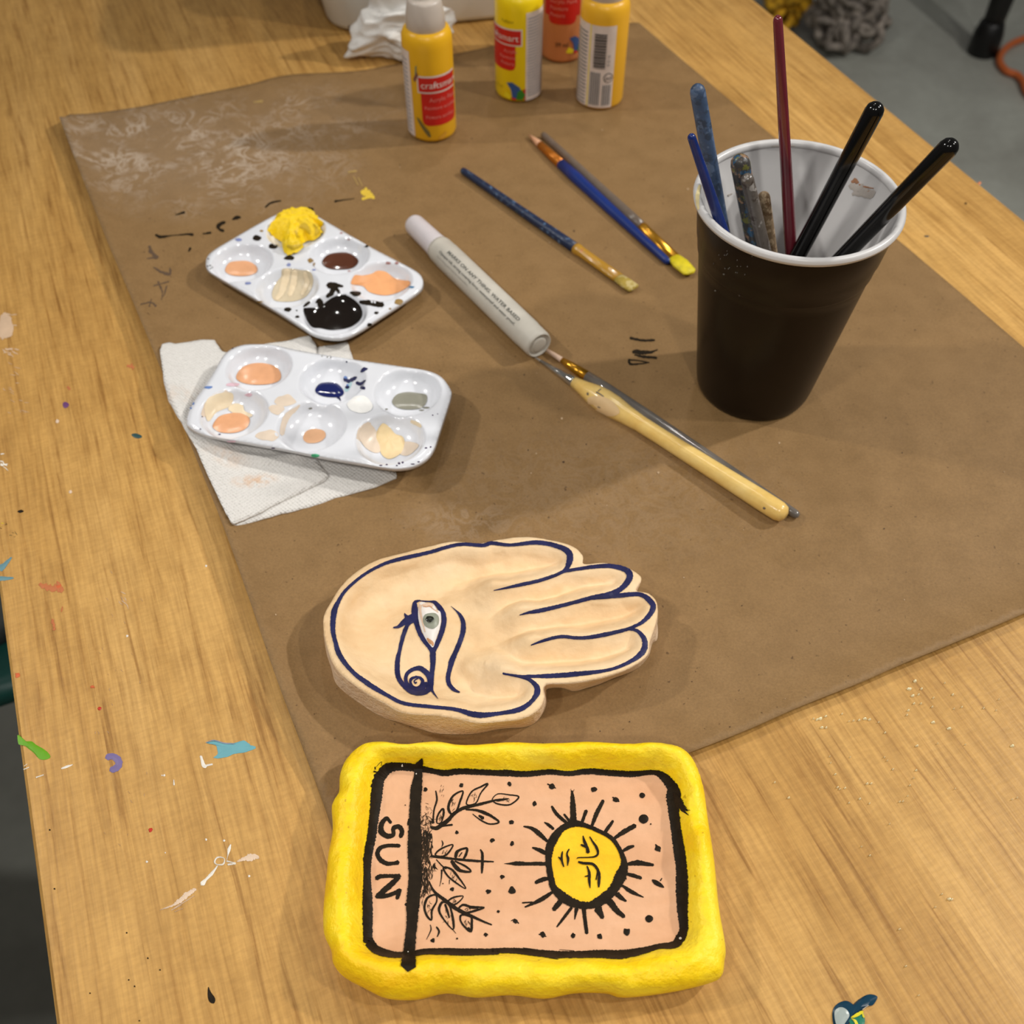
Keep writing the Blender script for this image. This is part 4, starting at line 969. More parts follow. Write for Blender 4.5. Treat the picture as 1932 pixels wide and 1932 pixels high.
# nearer palette
PO2 = [(40, 600), (52, 530), (100, 440), (170, 340), (240, 230), (290, 142), (350, 92), (430, 64), (530, 59), (640, 66), (800, 100), (1000, 135), (1200, 166), (1400, 195), (1600, 225), (1720, 248), (1800, 290), (1858, 370), (1860, 420), (1830, 520), (1790, 640), (1750, 760), (1700, 838), (1620, 890), (1530, 912), (1420, 910), (1200, 872), (1000, 838), (800, 797), (600, 760), (400, 725), (200, 690), (110, 660), (62, 630)]
root2, mb = palette(PO2, [(488, 692), (627, 716), (769, 738), (441, 778), (588, 802), (736, 826)], 0.0175, 0.0172, 'white six well palette with peach, navy and grey paint resting on paper towel', fP2)
pp = on_bvh(mb.bvh())
PM = [M['palette'], M['navy_paint'], paint('cornflower_smear', (96, 130, 190), .4), paint('blush_wash', (226, 192, 204), .3), paint('pale_peach_wash', (226, 208, 188), .3), paint('mint_dab', (66, 170, 120), .4), paint('mustard_dab', (214, 186, 70), .4), paint('plum_speck', (70, 50, 90), .4), paint('white_dab', (246, 245, 242), .5), paint('pale_cream_wash', (234, 216, 184), .3), paint('teal_wash', (176, 206, 212), .3), paint('warm_grey_speck', (130, 128, 116), .4)]
dabs([(360, 100, 6, 4), (255, 188, 12, 8), (245, 212, 16, 8), (210, 266, 10, 8), (235, 228, 8, 5), (1255, 372, 22, 12), (1150, 368, 16, 12), (1145, 192, 6, 6)], 1, fP2, 3.645)
dabs([(195, 368, 28, 9), (85, 480, 16, 9), (70, 510, 12, 8)], 2, fP2, 3.645)
dabs([(365, 350, 46, 14), (470, 418, 24, 12), (350, 740, 30, 8)], 3, fP2, 3.645)
dabs([(600, 700, 80, 40), (720, 460, 70, 40), (660, 520, 50, 36)], 4, fP2, 3.645)
dabs([(928, 836, 28, 12)], 5, fP2, 3.645); dabs([(878, 116, 36, 12)], 6, fP2, 3.645)
dabs([(1505, 890, 10, 7), (1530, 885, 8, 7), (1490, 905, 6, 4), (1640, 880, 10, 4), (1600, 895, 16, 4), (1690, 785, 8, 5), (1722, 778, 6, 5), (1420, 900, 8, 4), (1380, 905, 12, 4), (640, 785, 14, 4), (270, 692, 10, 4), (140, 655, 6, 4), (100, 640, 5, 4), (1736, 560, 5, 4), (1770, 552, 4, 3), (150, 570, 5, 4), (900, 880, 3, 2)], 7, fP2, 3.645)
dabs([(1660, 526, 20, 5), (1692, 508, 22, 7), (1418, 518, 10, 5), (1012, 160, 5, 4), (975, 155, 4, 3), (1035, 162, 4, 3), (895, 512, 14, 6)], 11, fP2, 3.645)
strokes(mb, pp, fP2, 3.645, '''1245,262,12 1265,245,28 1290,240,6
1130,310,26 1160,325,26 1200,305,24 1215,298,8
1215,335,24 1240,345,22 1275,320,8
1080,430,22 1095,445,14 1104,462,6''', 1, rough=.2)
strokes(mb, pp, fP2, 3.645, '1130,300,22 1145,305,20\n1150,350,16 1155,365,20', 2)
strokes(mb, pp, fP2, 3.645, '1140,390,30 1160,360,30 1175,330,20', 10, lift=.0001)
strokes(mb, pp, fP2, 3.645, '''700,690,34 710,620,40 740,560,40 790,520,26 820,490,12
160,560,40 190,490,50 250,430,50 320,405,40
1240,720,60 1250,660,50 1300,620,40''', 4, rough=.1, lift=.00012)
blob(mb, pp, [fP2(*p) for p in [(1225, 700), (1260, 640), (1310, 622), (1360, 690), (1380, 740), (1390, 800), (1340, 820), (1270, 780)]], 4, lift=.00025)
blob(mb, pp, [fP2(*p) for p in [(1500, 760), (1560, 740), (1640, 760), (1620, 800), (1560, 840), (1500, 820)]], 4, lift=.00025)
blob(mb, pp, [fP2(*p) for p in [(165, 500), (200, 440), (280, 405), (355, 405), (365, 450), (340, 500), (250, 540), (200, 600), (175, 580)]], 9, lift=.0003)
blob(mb, pp, [fP2(*p) for p in [(330, 520), (370, 480), (430, 490), (445, 530), (500, 560), (460, 580), (400, 560)]], 9, lift=.0004)
strokes(mb, pp, fP2, 3.645, '1590,600,20 1640,625,26 1655,640,14', 9)
mb.build('palette_tray', PM, root2, label='moulded white plastic tray')
pool(root2, 'paint_pool', pp, [fP2(*p) for p in [(385, 300), (420, 240), (490, 208), (580, 205), (660, 230), (693, 280), (680, 325), (610, 348), (500, 352), (420, 335)]], peach, 'peach paint')
pool(root2, 'paint_pool', pp, [fP2(*p) for p in [(225, 630), (270, 570), (350, 548), (420, 545), (470, 570), (478, 610), (450, 655), (380, 682), (290, 682), (240, 660)]], peach, 'peach paint')
pool(root2, 'paint_pool', pp, [fP2(*p) for p in [(930, 385), (960, 345), (1020, 335), (1080, 345), (1120, 385), (1122, 420), (1080, 438), (1000, 435), (945, 415)]], paint('wet_navy_paint', (26, 34, 88), .1, coat=.5), 'navy paint')
pool(root2, 'paint_pool', pp, [fP2(*p) for p in [(1458, 470), (1490, 420), (1560, 403), (1640, 410), (1695, 425), (1690, 480), (1650, 515), (1560, 523), (1490, 508)]], paint('grey_palette_paint', (140, 138, 124), .2), 'grey paint')
pool(root2, 'paint_pool', pp, [fP2(*p) for p in [(845, 715), (870, 670), (930, 655), (990, 670), (1000, 710), (960, 745), (900, 755), (860, 745)]], paint('dilute_peach_paint', (226, 176, 136), .3), 'thin peach paint', dome=.0004)
pool(root2, 'paint_pool', pp, [fP2(*p) for p in [(1345, 715), (1360, 660), (1395, 618), (1440, 645), (1480, 690), (1530, 710), (1545, 760), (1530, 810), (1480, 850), (1430, 862), (1385, 830), (1370, 770)]], paint('buttery_cream_paint', (232, 206, 158), .35), 'cream paint', bump=.0006)
pool(root2, 'paint_dab', pp, [fP2(*p) for p in [(1150, 480), (1180, 450), (1205, 432), (1260, 428), (1300, 455), (1325, 500), (1300, 535), (1240, 548), (1180, 530), (1155, 505)]], paint('white_dab', (246, 245, 242), .5), 'white paint', dome=.0009, bump=.0004)
# ------------------------------------------------------------------ cup and brushes in it
CX, CY = 0.1335, 0.4125
cup = empty('plastic_cup', (CX, CY, TOP+PAP), 'tall black plastic cup with white inside and white rolled rim, holding brushes', 'cup')
z0 = TOP+PAP; HC = 0.1205
def cr(z): return 0.0308+(0.0462-0.0308)*(z/HC)
mb = MB()
prof = [(0.0, 0.0005), (0.0, 0.0285), (0.0015, 0.0302), (0.004, 0.0311)] + [(z, cr(z)) for z in np.linspace(.008, .088, 14)] + [(0.0885, cr(.0885)+.0004), (0.0895, cr(.0895)+.0006), (0.097, cr(.097)+.0006), (0.0975, cr(.0975)+.0010), (0.112, cr(.112)+.0010), (0.1165, cr(.1165)+.0008)]
lathe(mb, (CX, CY, z0), (CX, CY, z0+1), prof, 96, 0, cap=False)
sp = on_bvh(mb.bvh())
for _ in range(20): blob(mb, sp, disc(random.uniform(1340, 1420), random.uniform(470, 520), random.uniform(.5, 1.1), 5), 1, rings=1)
for x, y in ((1366, 517), (1350, 548), (1395, 557), (1604, 489)): blob(mb, sp, disc(x, y, 1.6, 5), 1, rings=1)
mb.build('cup_wall', [M['cup_black'], paint('grey_dust_speck', (110, 108, 104), .5)], cup)
mb = MB()
lathe(mb, (CX, CY, z0), (CX, CY, z0+1), [(0.0030, 0.0005), (0.0030, 0.0285), (0.02, cr(.02)-.0009), (0.078, cr(.078)-.0010), (0.0785, cr(.0785)-.0006), (0.094, cr(.094)-.0006), (0.0945, cr(.0945)-.0002), (0.1075, cr(.1075)-.0002), (0.108, cr(.108)+.0001), (0.1170, cr(.117))], 96, 0, cap=False)
ci = on_bvh(mb.bvh())
st = frame(1240, 140, 2.842)
strokes(mb, ci, st, 2.842, '''1045,578,16 1060,572,26 1078,582,12
1085,590,8 1100,600,10 1160,612,6
1125,632,12 1140,625,8''', 1, rough=.4)
strokes(mb, ci, st, 2.842, '1035,600,30 1090,615,50 1130,640,50 1165,630,20\n1050,640,20 1120,655,16\n380,650,10 400,640,8', 2, rough=.4)
mb.build('cup_lining', [M['cup_white'], paint('rust_brown_stain', (176, 128, 96), .6), paint('faint_tan_stain', (188, 180, 172), .6)], cup, label='white inner lining with brown stains')
mb = MB(); zr = z0+.1185
rp = []
for k in range(12): a = 2*math.pi*k/12; rp.append((.1185+.0022*math.sin(a), cr(.1185)+.0010+.0019*math.cos(a)))
lathe(mb, (CX, CY, z0), (CX, CY, z0+1), rp+[rp[0]], 96, 0, cap=False)
rs = on_bvh(mb.bvh())
strokes(mb, rs, FULL, 1, '1320,350,4 1316,370,7 1318,395,4', 1); strokes(mb, rs, FULL, 1, '1455,276,2 1480,275,4 1500,275,2', 2)
mb.build('rolled_rim', [M['cup_white'], paint('buttery_stain', (232, 214, 160), .4), paint('faint_tan_stain', (196, 184, 168), .6)], cup, label='white rolled rim')
def brush_in_cup(tip, ent, bz, r0, r1, mt, label, length_guess=None, name='paint_brush', tipm=None, cone=False, L=None, knob=False, ferr=True):
    """a handle whose far end sits at pixel tip and which passes pixel ent on its way down into the cup"""
    # foot of the brush: where the image line meets the cup floor, clamped inside
    dx, dy = ent[0]-tip[0], ent[1]-tip[1]; best = None
    for f in np.linspace(1.0, 3.2, 120):
        q = P(tip[0]+dx*f, tip[1]+dy*f, PAP+bz); rr = math.hypot(q.x-CX, q.y-CY)
        lim = cr(bz)-.006
        if best is None or rr < best[0]: best = (rr, q)
    foot = best[1]
    lim = cr(bz)-.005
    if best[0] > lim: foot = Vector((CX+(foot.x-CX)*lim/best[0], CY+(foot.y-CY)*lim/best[0], foot.z))
    tipw = P(tip[0], tip[1], L); Lh = (tipw-foot).length
    ax = (foot-tipw).normalized()
    root = empty(name, foot, label, 'brush', 'brushes standing in the cup')
    mb = MB(); hl = Lh*(0.74 if ferr else 1.0)
    pr = [(-.0003, r0*.25), (r0*.12, r0*.6), (r0*.45, r0*.88), (r0*.95, r0), (hl*.3, r0*.5+r1*.5), (hl*.7, r1), (hl, r1*.9)]
    lathe(mb, tipw, foot, pr, 20, 0)
    mb.build('handle', mt, root)
    if ferr:
        fr_ = MB(); p = tipw+ax*hl; lathe(fr_, p, foot, [(0, r1*.95), (.003, r1*1.0), (Lh*.14, r1*.95)], 16, 0); fr_.build('ferrule', paint('brass_ferrule', (176, 128, 50), .3, metal=.8), root)
        br = MB(); p = tipw+ax*(hl+Lh*.14); lathe(br, p, foot, [(0, r1*.8), (Lh*.07, r1*.9), (Lh*.12, r1*.2)], 12, 0); br.build('bristles', paint('dark_bristles', (70, 50, 36), .7), root)
    return root
glossb = mat('black_lacquered_handle', (12, 11, 10), 0.16, .05, coat=.25, spec=.3)
brush_in_cup((1657, 195), (1512, 470), .004, .0042, .0040, glossb, 'round black lacquered brush handle leaning right, inner of the two black ones', L=.170)
brush_in_cup((1801, 267), (1608, 466), .004, .0042, .0038, glossb, 'round black lacquered brush handle leaning farthest right out over the cup rim', L=.172)
brush_in_cup((1467, 30), (1492, 470), .004, .0020, .0030, mat('dark_red_lacquered_handle', (104, 34, 44), .16, .1, 60, coat=.6), 'long dark red lacquered brush handle standing tallest in the cup', L=.198)
brush_in_cup((1314, 160), (1360, 420), .004, .0034, .0036, crusty_mat('dusty_blue_painted_handle', (62, 82, 112), [(50, 64, 84), (84, 102, 130)], .45, 140, .55), 'dusty blue paint smeared handle with a yellow dab, tall at left of the cup', L=.170)
brush_in_cup((1303, 254), (1352, 400), .004, .0018, .0030, mat('blue_lacquered_handle', (24, 46, 112), .25, .08), 'thin plain blue handle crossing in front of the dusty blue handle', L=.165)
brush_in_cup((1394, 294), (1424, 456), .004, .0045, .0044, crusty_mat('multicoloured_crusted_handle', (58, 56, 54), [(40, 80, 110), (140, 110, 84), (96, 96, 44)], .4, 150, .56, .4), 'thick handle crusted in blue, brown and olive paint', L=.141)
brush_in_cup((1408, 330), (1440, 462), .004, .0030, .0031, crusty_mat('smeared_grey_handle', (96, 88, 80), [(66, 54, 44), (150, 144, 138)], .3, 160, .58, .4), 'translucent grey handle streaked brown behind the crusted thick one', L=.136)
brush_in_cup((1440, 364), (1453, 462), .004, .0030, .0032, crusty_mat('tan_crusted_handle', (142, 118, 88), [(110, 84, 56), (180, 156, 124)], .7, 240, .54), 'short tan crusted stick barely reaching above the cup centre', L=.1175)
# ------------------------------------------------------------------ bottles
def bottle(base_px, label, body_c, cap=True, cap_mat=None, texts=(), th0=0.0, decals=()):
    c = P(base_px[0], base_px[1], PAP)+Vector((0, .0172, 0)); R = .0170
    root = empty('paint_bottle', c, label, 'bottle', 'craft paint bottles at the back of the paper')
    mb = MB(); bm_ = mat('bottle_body', body_c, .32, .03, 30, spec=.4)
    lathe(mb, c, c+Vector((0, 0, 1)), [(0, R*.86), (.0012, R*.95), (.0035, R), (.066, R), (.0705, R*.985), (.0738, R*.90), (.0752, R*.80), (.0758, R*.72)], 64, 0)
    mats = [bm_]
    def mi(m):
        if m not in mats: mats.append(m)
        return mats.index(m)
    def cyl(th, z, e=.00015): return c+Vector(((R+e)*math.sin(th+th0), -(R+e)*math.cos(th+th0), z))
    def patch(poly, m, e=.0002):
        """flat label patch: poly in (arc mm, height mm)"""
        q = np.array(poly, float); xs = q[:, 0]; x0, x1 = xs.min(), xs.max(); n = max(2, int((x1-x0)/1.0)); N = len(q); rows = []
        for x in np.linspace(x0+1e-4, x1-1e-4, n+1):
            ys = []
            for i in range(N):
                a, b = q[i], q[(i+1) % N]
                if (a[0] > x) != (b[0] > x): ys.append(a[1]+(x-a[0])/(b[0]-a[0])*(b[1]-a[1]))
            rows.append((x, min(ys), max(ys)))
        for r_, s_ in zip(rows, rows[1:]):
            mb.add([cyl(r_[0]/1000/R, r_[1]/1000, e), cyl(s_[0]/1000/R, s_[1]/1000, e), cyl(s_[0]/1000/R, s_[2]/1000, e), cyl(r_[0]/1000/R, r_[2]/1000, e)], [(0, 1, 2, 3)], mi(m))
    def rect(x0, z0_, x1, z1_, m, e=.0002, r=0.0):
        if r: patch([(x0, z1_), (x1, z1_), (x1, z0_+r), (x1-r*.3, z0_+r*.3), (x1-r, z0_), (x0+r, z0_), (x0+r*.3, z0_+r*.3), (x0, z0_+r)], m, e)
        else: patch([(x0, z0_), (x1, z0_), (x1, z1_), (x0, z1_)], m, e)
    def words(s_, x, z, size, m, rot=0, e=.0004, bold=0.0):
        vs, fs = text_mesh(s_, size, bold=bold)
        out_ = []
        for a, b in vs:
            if rot: a, b = -b, a
            out_.append(cyl((x+a)/1000/R, (z+b)/1000, e))
        mb.add(out_, fs, mi(m))
    for d in decals: d(rect, patch, words)
    mb.build('bottle_body', mats, root)
    if cap:
        cm = MB(); zc_ = .0745
        lathe(cm, c+Vector((0, 0, zc_)), c+Vector((0, 0, 1)), [(0, .0124), (.001, .0131), (.009, .0126), (.017, .0112), (.0185, .0104), (.0188, .0098), (.0188, .0066), (.0192, .0062), (.030, .0052), (.0305, .0045)], 48, 0)
        cm.build('cap', cap_mat, root, label='pale twist cap')
    return root
red = paint('label_red', (196, 30, 24), .35); wht = paint('label_white', (222, 206, 196), .4); blk = paint('label_black', (52, 46, 44), .4)
blu = paint('label_blue', (52, 84, 140), .4); grn = paint('label_green', (52, 124, 36), .4); ylw = paint('label_lemon', (236, 214, 30), .4); pnk = paint('label_pink', (224, 130, 120), .4)
capm = mat('cloudy_white_cap', (196, 184, 172), .35, .03, 60)
def d1(rect, patch, words):
    rect(-24, 3, -12.3, 64, wht)
    for k in range(18): rect(-22, 6+k*3, -15, 7+k*3, paint('label_grey', (150, 150, 156), .4), .0004)
    rect(-7.2, 37, 22, 49.2, wht, .0002); rect(-6.2, 38.2, 22, 48, red, .0004)
    rect(-5.0, 13.5, 22, 37, red, .0003, 3.5)
    words('craftsmart', -4.6, 40.8, 6.6, wht, e=.0007)
    words('Acrylic Paint', .5, 31.0, 4.2, pnk, e=.0006); words('Peinture acrylique', -3.0, 25.5, 3.6, pnk, e=.0006); words('Pintura acrilica', -2.5, 18.8, 3.6, pnk, e=.0006)
    patch([(-8.6, 45), (-8.0, 45), (-6.6, 56.5), (-7.4, 57)], paint('teal_smudge', (70, 130, 120), .5), .0004); patch([(-10, 46), (-9, 44), (-6, 49), (-7, 52)], paint('maroon_smudge', (130, 70, 60), .5), .0004)
    patch([(-9.5, 18.5), (-8.5, 15.5), (-4.5, 9), (-1.2, 4.6), (.2, 5.5), (-.6, 9), (-4, 13), (-8, 18.5)], paint('greenish_grey_smudge', (112, 98, 54), .5), .0004)
    patch([(5, 3), (9, 2.6), (12, 6), (11, 8), (6, 5)], paint('amber_smudge', (206, 148, 40), .5), .0004)
bottle((814, 271), 'yellow paint bottle with red label and white cap, leftmost and nearest of the bottles', (232, 176, 30), True, capm, decals=[d1])
def leaf(patch, x, z, s_=1.0):
    patch([(x, z+6*s_), (x-3.5*s_, z+11*s_), (x+1*s_, z+12*s_), (x+7*s_, z+8*s_), (x+8*s_, z+3*s_), (x+4*s_, z-1*s_), (x, z)], blu, .0004)
    patch([(x+4*s_, z-1.5*s_), (x+4.5*s_, z+4*s_), (x+8*s_, z+7*s_), (x+11*s_, z+2*s_), (x+9*s_, z-2*s_)], grn, .0006)
    patch([(x-6*s_, z-.5*s_), (x-4*s_, z+4*s_), (x+.5*s_, z+1*s_), (x, z-2*s_)], ylw, .0005)
    patch([(x, z), (x+4*s_, z-.5*s_), (x+4*s_, z-2*s_), (x+.5*s_, z-2*s_)], red, .0007)
def d2(rect, patch, words):
    rect(5.2, 1.6, 26, 65.5, wht)
    for k in range(27): rect(6.6, 5+k*2.15, 24, 5.9+k*2.15, paint('label_grey', (150, 150, 156), .4), .0004)
    patch([(4.4, 1.6), (5.2, 1.6), (5.2, 11), (3, 10)], red, .0004)
    rect(-26, 42.5, 2.6, 54.5, wht, .0002); rect(-26, 43.5, 1.6, 53.5, red, .0004); rect(-26, 24.5, -2.2, 42.5, red, .0003, 3.5)
    words('craftsmart', -27.5, 46, 6.6, wht, e=.0007); words('Acrylic', -11, 37.5, 3.6, pnk, e=.0006); words('Peinture', -14.5, 33, 3.6, pnk, e=.0006); words('Pintura', -13.5, 28.5, 3.6, pnk, e=.0006)
    words('Yellow', -13, 58.5, 3.4, paint('olive_print', (150, 134, 20), .4), e=.0006)
    leaf(patch, -5.5, 4.5, .95); words('59 ml', -19, 10, 3, paint('olive_print', (150, 134, 20), .4), e=.0006)
bottle((978, 195), 'lemon yellow paint bottle with red label turned left, between two orange-yellow bottles', (240, 208, 20), True, capm, decals=[d2])
def d3(rect, patch, words):
    rect(-16, 36, 13, 64, red, .0003); rect(-16, 52.6, 16, 53.6, wht, .0006); rect(-12, 30.5, 9.5, 52, red, .0004, 3.5)
    words('craftsmart', -14, 56, 6.4, wht, e=.0007); words('Acrylic Paint', -11, 46, 4, pnk, e=.0006); words('Peinture', -11, 41, 4, pnk, e=.0006); words('Pintura', -11, 36, 4, pnk, e=.0006)
    words('59 ml', -6.0, 13.5, 4.4, paint('dark_brown_print', (84, 46, 26), .4), e=.0006, bold=.06); leaf(patch, 8, 9.5, .95)
bottle((1061, 121), 'peach orange paint bottle standing behind, between the lemon and barcode bottles', (206, 132, 82), True, capm, decals=[d3])
def d4(rect, patch, words):
    rect(-28, 2.6, -11.2, 62, wht, .0002); rect(-10.4, 2.6, 7.6, 62, wht, .0002); rect(-11.2, 2.6, -10.4, 62, ylw, .00025)
    z = 32
    for k in range(24):
        h_ = (.45, .8, .5, 1.0)[k % 4]; rect(-7.6, z, 1.0, z+h_, blk, .0004); z += 1.02
    g2 = paint('print_grey', (104, 108, 112), .4)
    for k in range(5): rect(-9.2+k*1.55, 4.5, -8.3+k*1.55, 29, g2, .0004)
    for k in range(4): rect(.2+k*1.6, 4.5, 1.1+k*1.6, 20, g2, .0004)
    cx_, cz_ = 3.8, 25.2
    vs = []; fs = []
    patch([(cx_+3.6*math.cos(a), cz_+3.6*math.sin(a)) for a in np.linspace(0, 6.283, 19)[:-1]], blk, .0004); patch([(cx_+3.0*math.cos(a), cz_+3.0*math.sin(a)) for a in np.linspace(0, 6.283, 19)[:-1]], wht, .0006)
    words('AP', cx_-2.3, cz_-1.6, 4, blk, e=.0008)
    words('0 52 16', 4.0, 34, 2.6, g2, 1, e=.0005)
    for k in range(20): rect(-26, 4+k*2.7, -13, 5+k*2.7, g2, .0004)
bottle((1133, 210), 'orange-yellow paint bottle turned to its white barcode label, rightmost of the bottles', (236, 178, 44), True, capm, decals=[d4])
# ------------------------------------------------------------------ brushes and marker lying on the paper
def lying(name, a, b, za, zb, label, cat='brush', group=None):
    p0 = P(a[0], a[1], PAP+za); p1 = P(b[0], b[1], PAP+zb); m = (p0+p1)/2
    return empty(name, (m.x, m.y, TOP+PAP), label, cat, group), p0, p1
def seg(root, name, p0, p1, f0, f1, prof, m, label=None, sg=20):
    """prof: (fraction between f0 and f1, radius, flatness, widening)"""
    mb = MB(); L = (p1-p0).length; a = p0+(p1-p0)*f0; ln = L*(f1-f0)
    lathe(mb, a, p1, [(f*ln,)+tuple(r) for f, *r in prof], sg, 0); return mb.build(name, m, root, label=label), mb
GR = 'paint brushes lying on the brown paper'
brass = mat('brass_brush_ferrule', (196, 140, 40), .25, .1, 80, metal=.75)
# A dark blue flecked brush
r, p0, p1 = lying('paint_brush', (872, 321), (1197, 545), .0023, .0028, 'dark blue paint flecked flat brush with gold ferrule lying left of the other blue brush', 'brush', GR)
seg(r, 'handle', p0, p1, 0, .685, [(0, .0012), (.004, .0021), (.02, .0024), (.5, .0029), (.9, .0034), (1, .0034)], crusty_mat('flecked_navy_handle', (20, 38, 70), [(44, 66, 76), (80, 108, 140)], .4, 240, .60))
seg(r, 'ferrule', p0, p1, .685, .915, [(0, .0036), (.05, .0038), (.12, .0034), (.5, .0034, .8, 1.05), (1, .0034, .55, 1.25)], crusty_mat('paint_spotted_gold_ferrule', (184, 136, 40), [(186, 84, 56)], .3, 110, .62, .3), 'gold ferrule spotted with red paint')
seg(r, 'bristles', p0, p1, .915, 1.0, [(0, .0032, .5, 1.2), (.5, .0034, .6, 1.3), (.95, .0034, .5, 1.25), (1, .0028, .3, 1.1)], crusty_mat('dried_ochre_bristles', (176, 150, 60), [(190, 170, 110)], .7, 300, .5), 'ochre crusted bristles')
# B blue brush, bristles away
r, p0, p1 = lying('paint_brush', (998, 254), (1262, 496), .0018, .0022, 'smooth bright blue brush with orange ferrule, its pale bristle tip pointing away', 'brush', GR)
seg(r, 'bristles', p0, p1, 0, .095, [(0, .0003), (.3, .0012), (.7, .0022), (1, .0026)], paint('pale_pink_bristles', (218, 164, 126), .6), 'pale pink pointed bristles')
seg(r, 'ferrule', p0, p1, .09, .26, [(0, .0026), (.5, .0031), (1, .0034)], mat('orange_copper_ferrule', (190, 112, 30), .35, .1, metal=.5), 'orange copper ferrule')
seg(r, 'handle', p0, p1, .255, 1.0, [(0, .0035), (.15, .0040), (.5, .0034), (.8, .0028), (.97, .0024), (.99, .0021), (1, .001)], mat('royal_blue_handle', (16, 46, 118), .35, .06, coat=.1))
# C grey translucent brush with yellow bristles
r, p0, p1 = lying('paint_brush', (1024, 253), (1304, 516), .0022, .0030, 'translucent grey handled brush with gold ferrule and lemon yellow bristles', 'brush', GR)
seg(r, 'handle', p0, p1, 0, .70, [(0, .001), (.004, .0019), (.02, .0023), (.5, .0029), (.9, .0036), (1, .0034)], mat('smoky_grey_handle', (112, 98, 86), .3, .08, coat=.3))
seg(r, 'ferrule', p0, p1, .70, .90, [(0, .0035), (.06, .0037), (.12, .0034), (1, .0036, .5, 1.2)], brass, 'gold ferrule')
seg(r, 'bristles', p0, p1, .895, 1.0, [(0, .0034, .5, 1.2), (.4, .0040, .55, 1.35), (.9, .0036, .45, 1.3), (1, .0026, .3, 1.0)], mat('lemon_wet_bristles', (232, 212, 34), .4, .1, 300, .5, 900), 'lemon yellow bristles')
# marker
r, p0, p1 = lying('paint_marker', (778, 420), (1022, 656), .0086, .0086, 'white barrelled paint marker printed MARKS ON ANY THING, lying beside the palettes', 'marker')
Lm = (p1-p0).length
mb = MB(); wcap = mat('white_marker_cap', (212, 204, 206), .35, .02)
lathe(mb, p0, p1, [(0, .0045), (.0008, .0058), (.003, .0066), (Lm*.19, .0072), (Lm*.22, .0076), (Lm*.223, .0076)], 40); mb.build('cap', wcap, r, label='white cap')
mb = MB(); barrel = mat('milky_marker_barrel', (198, 192, 180), .45, .03, spec=.35)
lathe(mb, p0, p1, [(Lm*.222, .0078), (Lm*.24, .0083), (Lm*.29, .0084), (Lm*.292, .0086), (Lm*.90, .0086), (Lm*.902, .0084), (Lm*.97, .0083), (Lm*.985, .0078), (Lm*.986, .0070), (Lm*.978, .0066), (Lm*.976, .0052), (Lm*.982, .0050), (Lm*.985, .0036)], 48, 0)
ax = (p1-p0).normalized(); e1 = (Vector((0, 0, 1))-ax*ax.z).normalized(); e2 = e1.cross(ax)   # e2 points to the far side
if e2.y < 0: e2 = -e2
def mtext(s_, s0, phi, size, m, bold=0.0, stretch=1.0):
    vs, fs = text_mesh(s_, size, bold=bold)
    vv = []
    for a, b in vs:
        ph = phi+(b*1.0)/8.6; vv.append(p0+ax*((s0+a*stretch)/1000)+(e1*math.cos(ph)+e2*math.sin(ph))*.00885)
    mb.add(vv, fs, m)
mtext('MARKS ON ANY THING. WATER BASED', Lm*1000*.335, -.42, 2.9, 1, .05, 1.46)
mtext('Opaque ink, strong covering force, waterproof and water proof.', Lm*1000*.30, -.80, 2.3, 1, .02, 1.34)
mtext('Quick drying, permanent on most surfaces', Lm*1000*.30, -1.13, 2.1, 2, 0, .95)
mb.build('barrel', [barrel, paint('marker_print', (92, 92, 86), .5), paint('faded_marker_print', (170, 165, 155), .5)], r, smooth=True, label='milky white barrel with grey print')
# E clear grey brush, gold ferrule, tip under the marker
GR2 = GR
r, p0, p1 = lying('paint_brush', (1040, 666), (1507, 974), .0020, .0022, 'long clear grey handled brush with gold ferrule lying along the cream handled one', 'brush', GR)
seg(r, 'bristles', p0, p1, -.03, .065, [(0, .0008), (.5, .0014), (1, .0017)], paint('pinkish_bristles', (216, 184, 160), .6), 'pinkish white bristles')
seg(r, 'ferrule', p0, p1, .05, .165, [(0, .0017), (.3, .0024), (1, .0032)], brass, 'gold ferrule')
cg = mat('clear_grey_handle', (104, 98, 92), .12, .2, 60, coat=.5)
seg(r, 'handle', p0, p1, .163, 1.0, [(0, .0033), (.1, .0036), (.3, .0036), (.6, .0031), (.9, .0024), (.985, .0022), (.995, .0017), (1, .0009)], cg)
# D cream handled brush
r, p0, p1 = lying('liner_brush', (1012, 676), (1483, 973), .0012, .0052, 'pale cream wooden handled liner brush with swollen grip and silver ferrule', 'brush', GR)
seg(r, 'bristles', p0, p1, -.02, .03, [(0, .0002), (1, .0009)], paint('grey_hair_bristles', (150, 140, 128), .5))
silver = mat('polished_silver_ferrule', (200, 198, 192), .15, .05, metal=.9)
seg(r, 'ferrule', p0, p1, .02, .175, [(0, .0009), (.5, .0018), (.78, .0026), (.80, .0029), (.83, .0026), (.86, .0030), (.89, .0027), (.92, .0031), (.95, .0028), (1, .0030)], silver, 'silver ferrule with crimped rings')
creamw = clay_mat('cream_lacquered_wood', (232, 196, 116), (224, 182, 98), (238, 206, 132), .22, 60, .05)
mb = MB(); Ld = (p1-p0).length; lathe(mb, p0+(p1-p0)*.17, p1, [(f*Ld*.83, q) for f, q in [(0, .0030), (.05, .0042), (.11, .0060), (.16, .0066), (.21, .0064), (.27, .0053), (.34, .0045), (.45, .0044), (.7, .0048), (.9, .0052), (.97, .0051), (.99, .0042), (1, .0020)]], 32, 0)
hb = on_bvh(mb.bvh()); fr7 = frame(980, 640, 3.45)
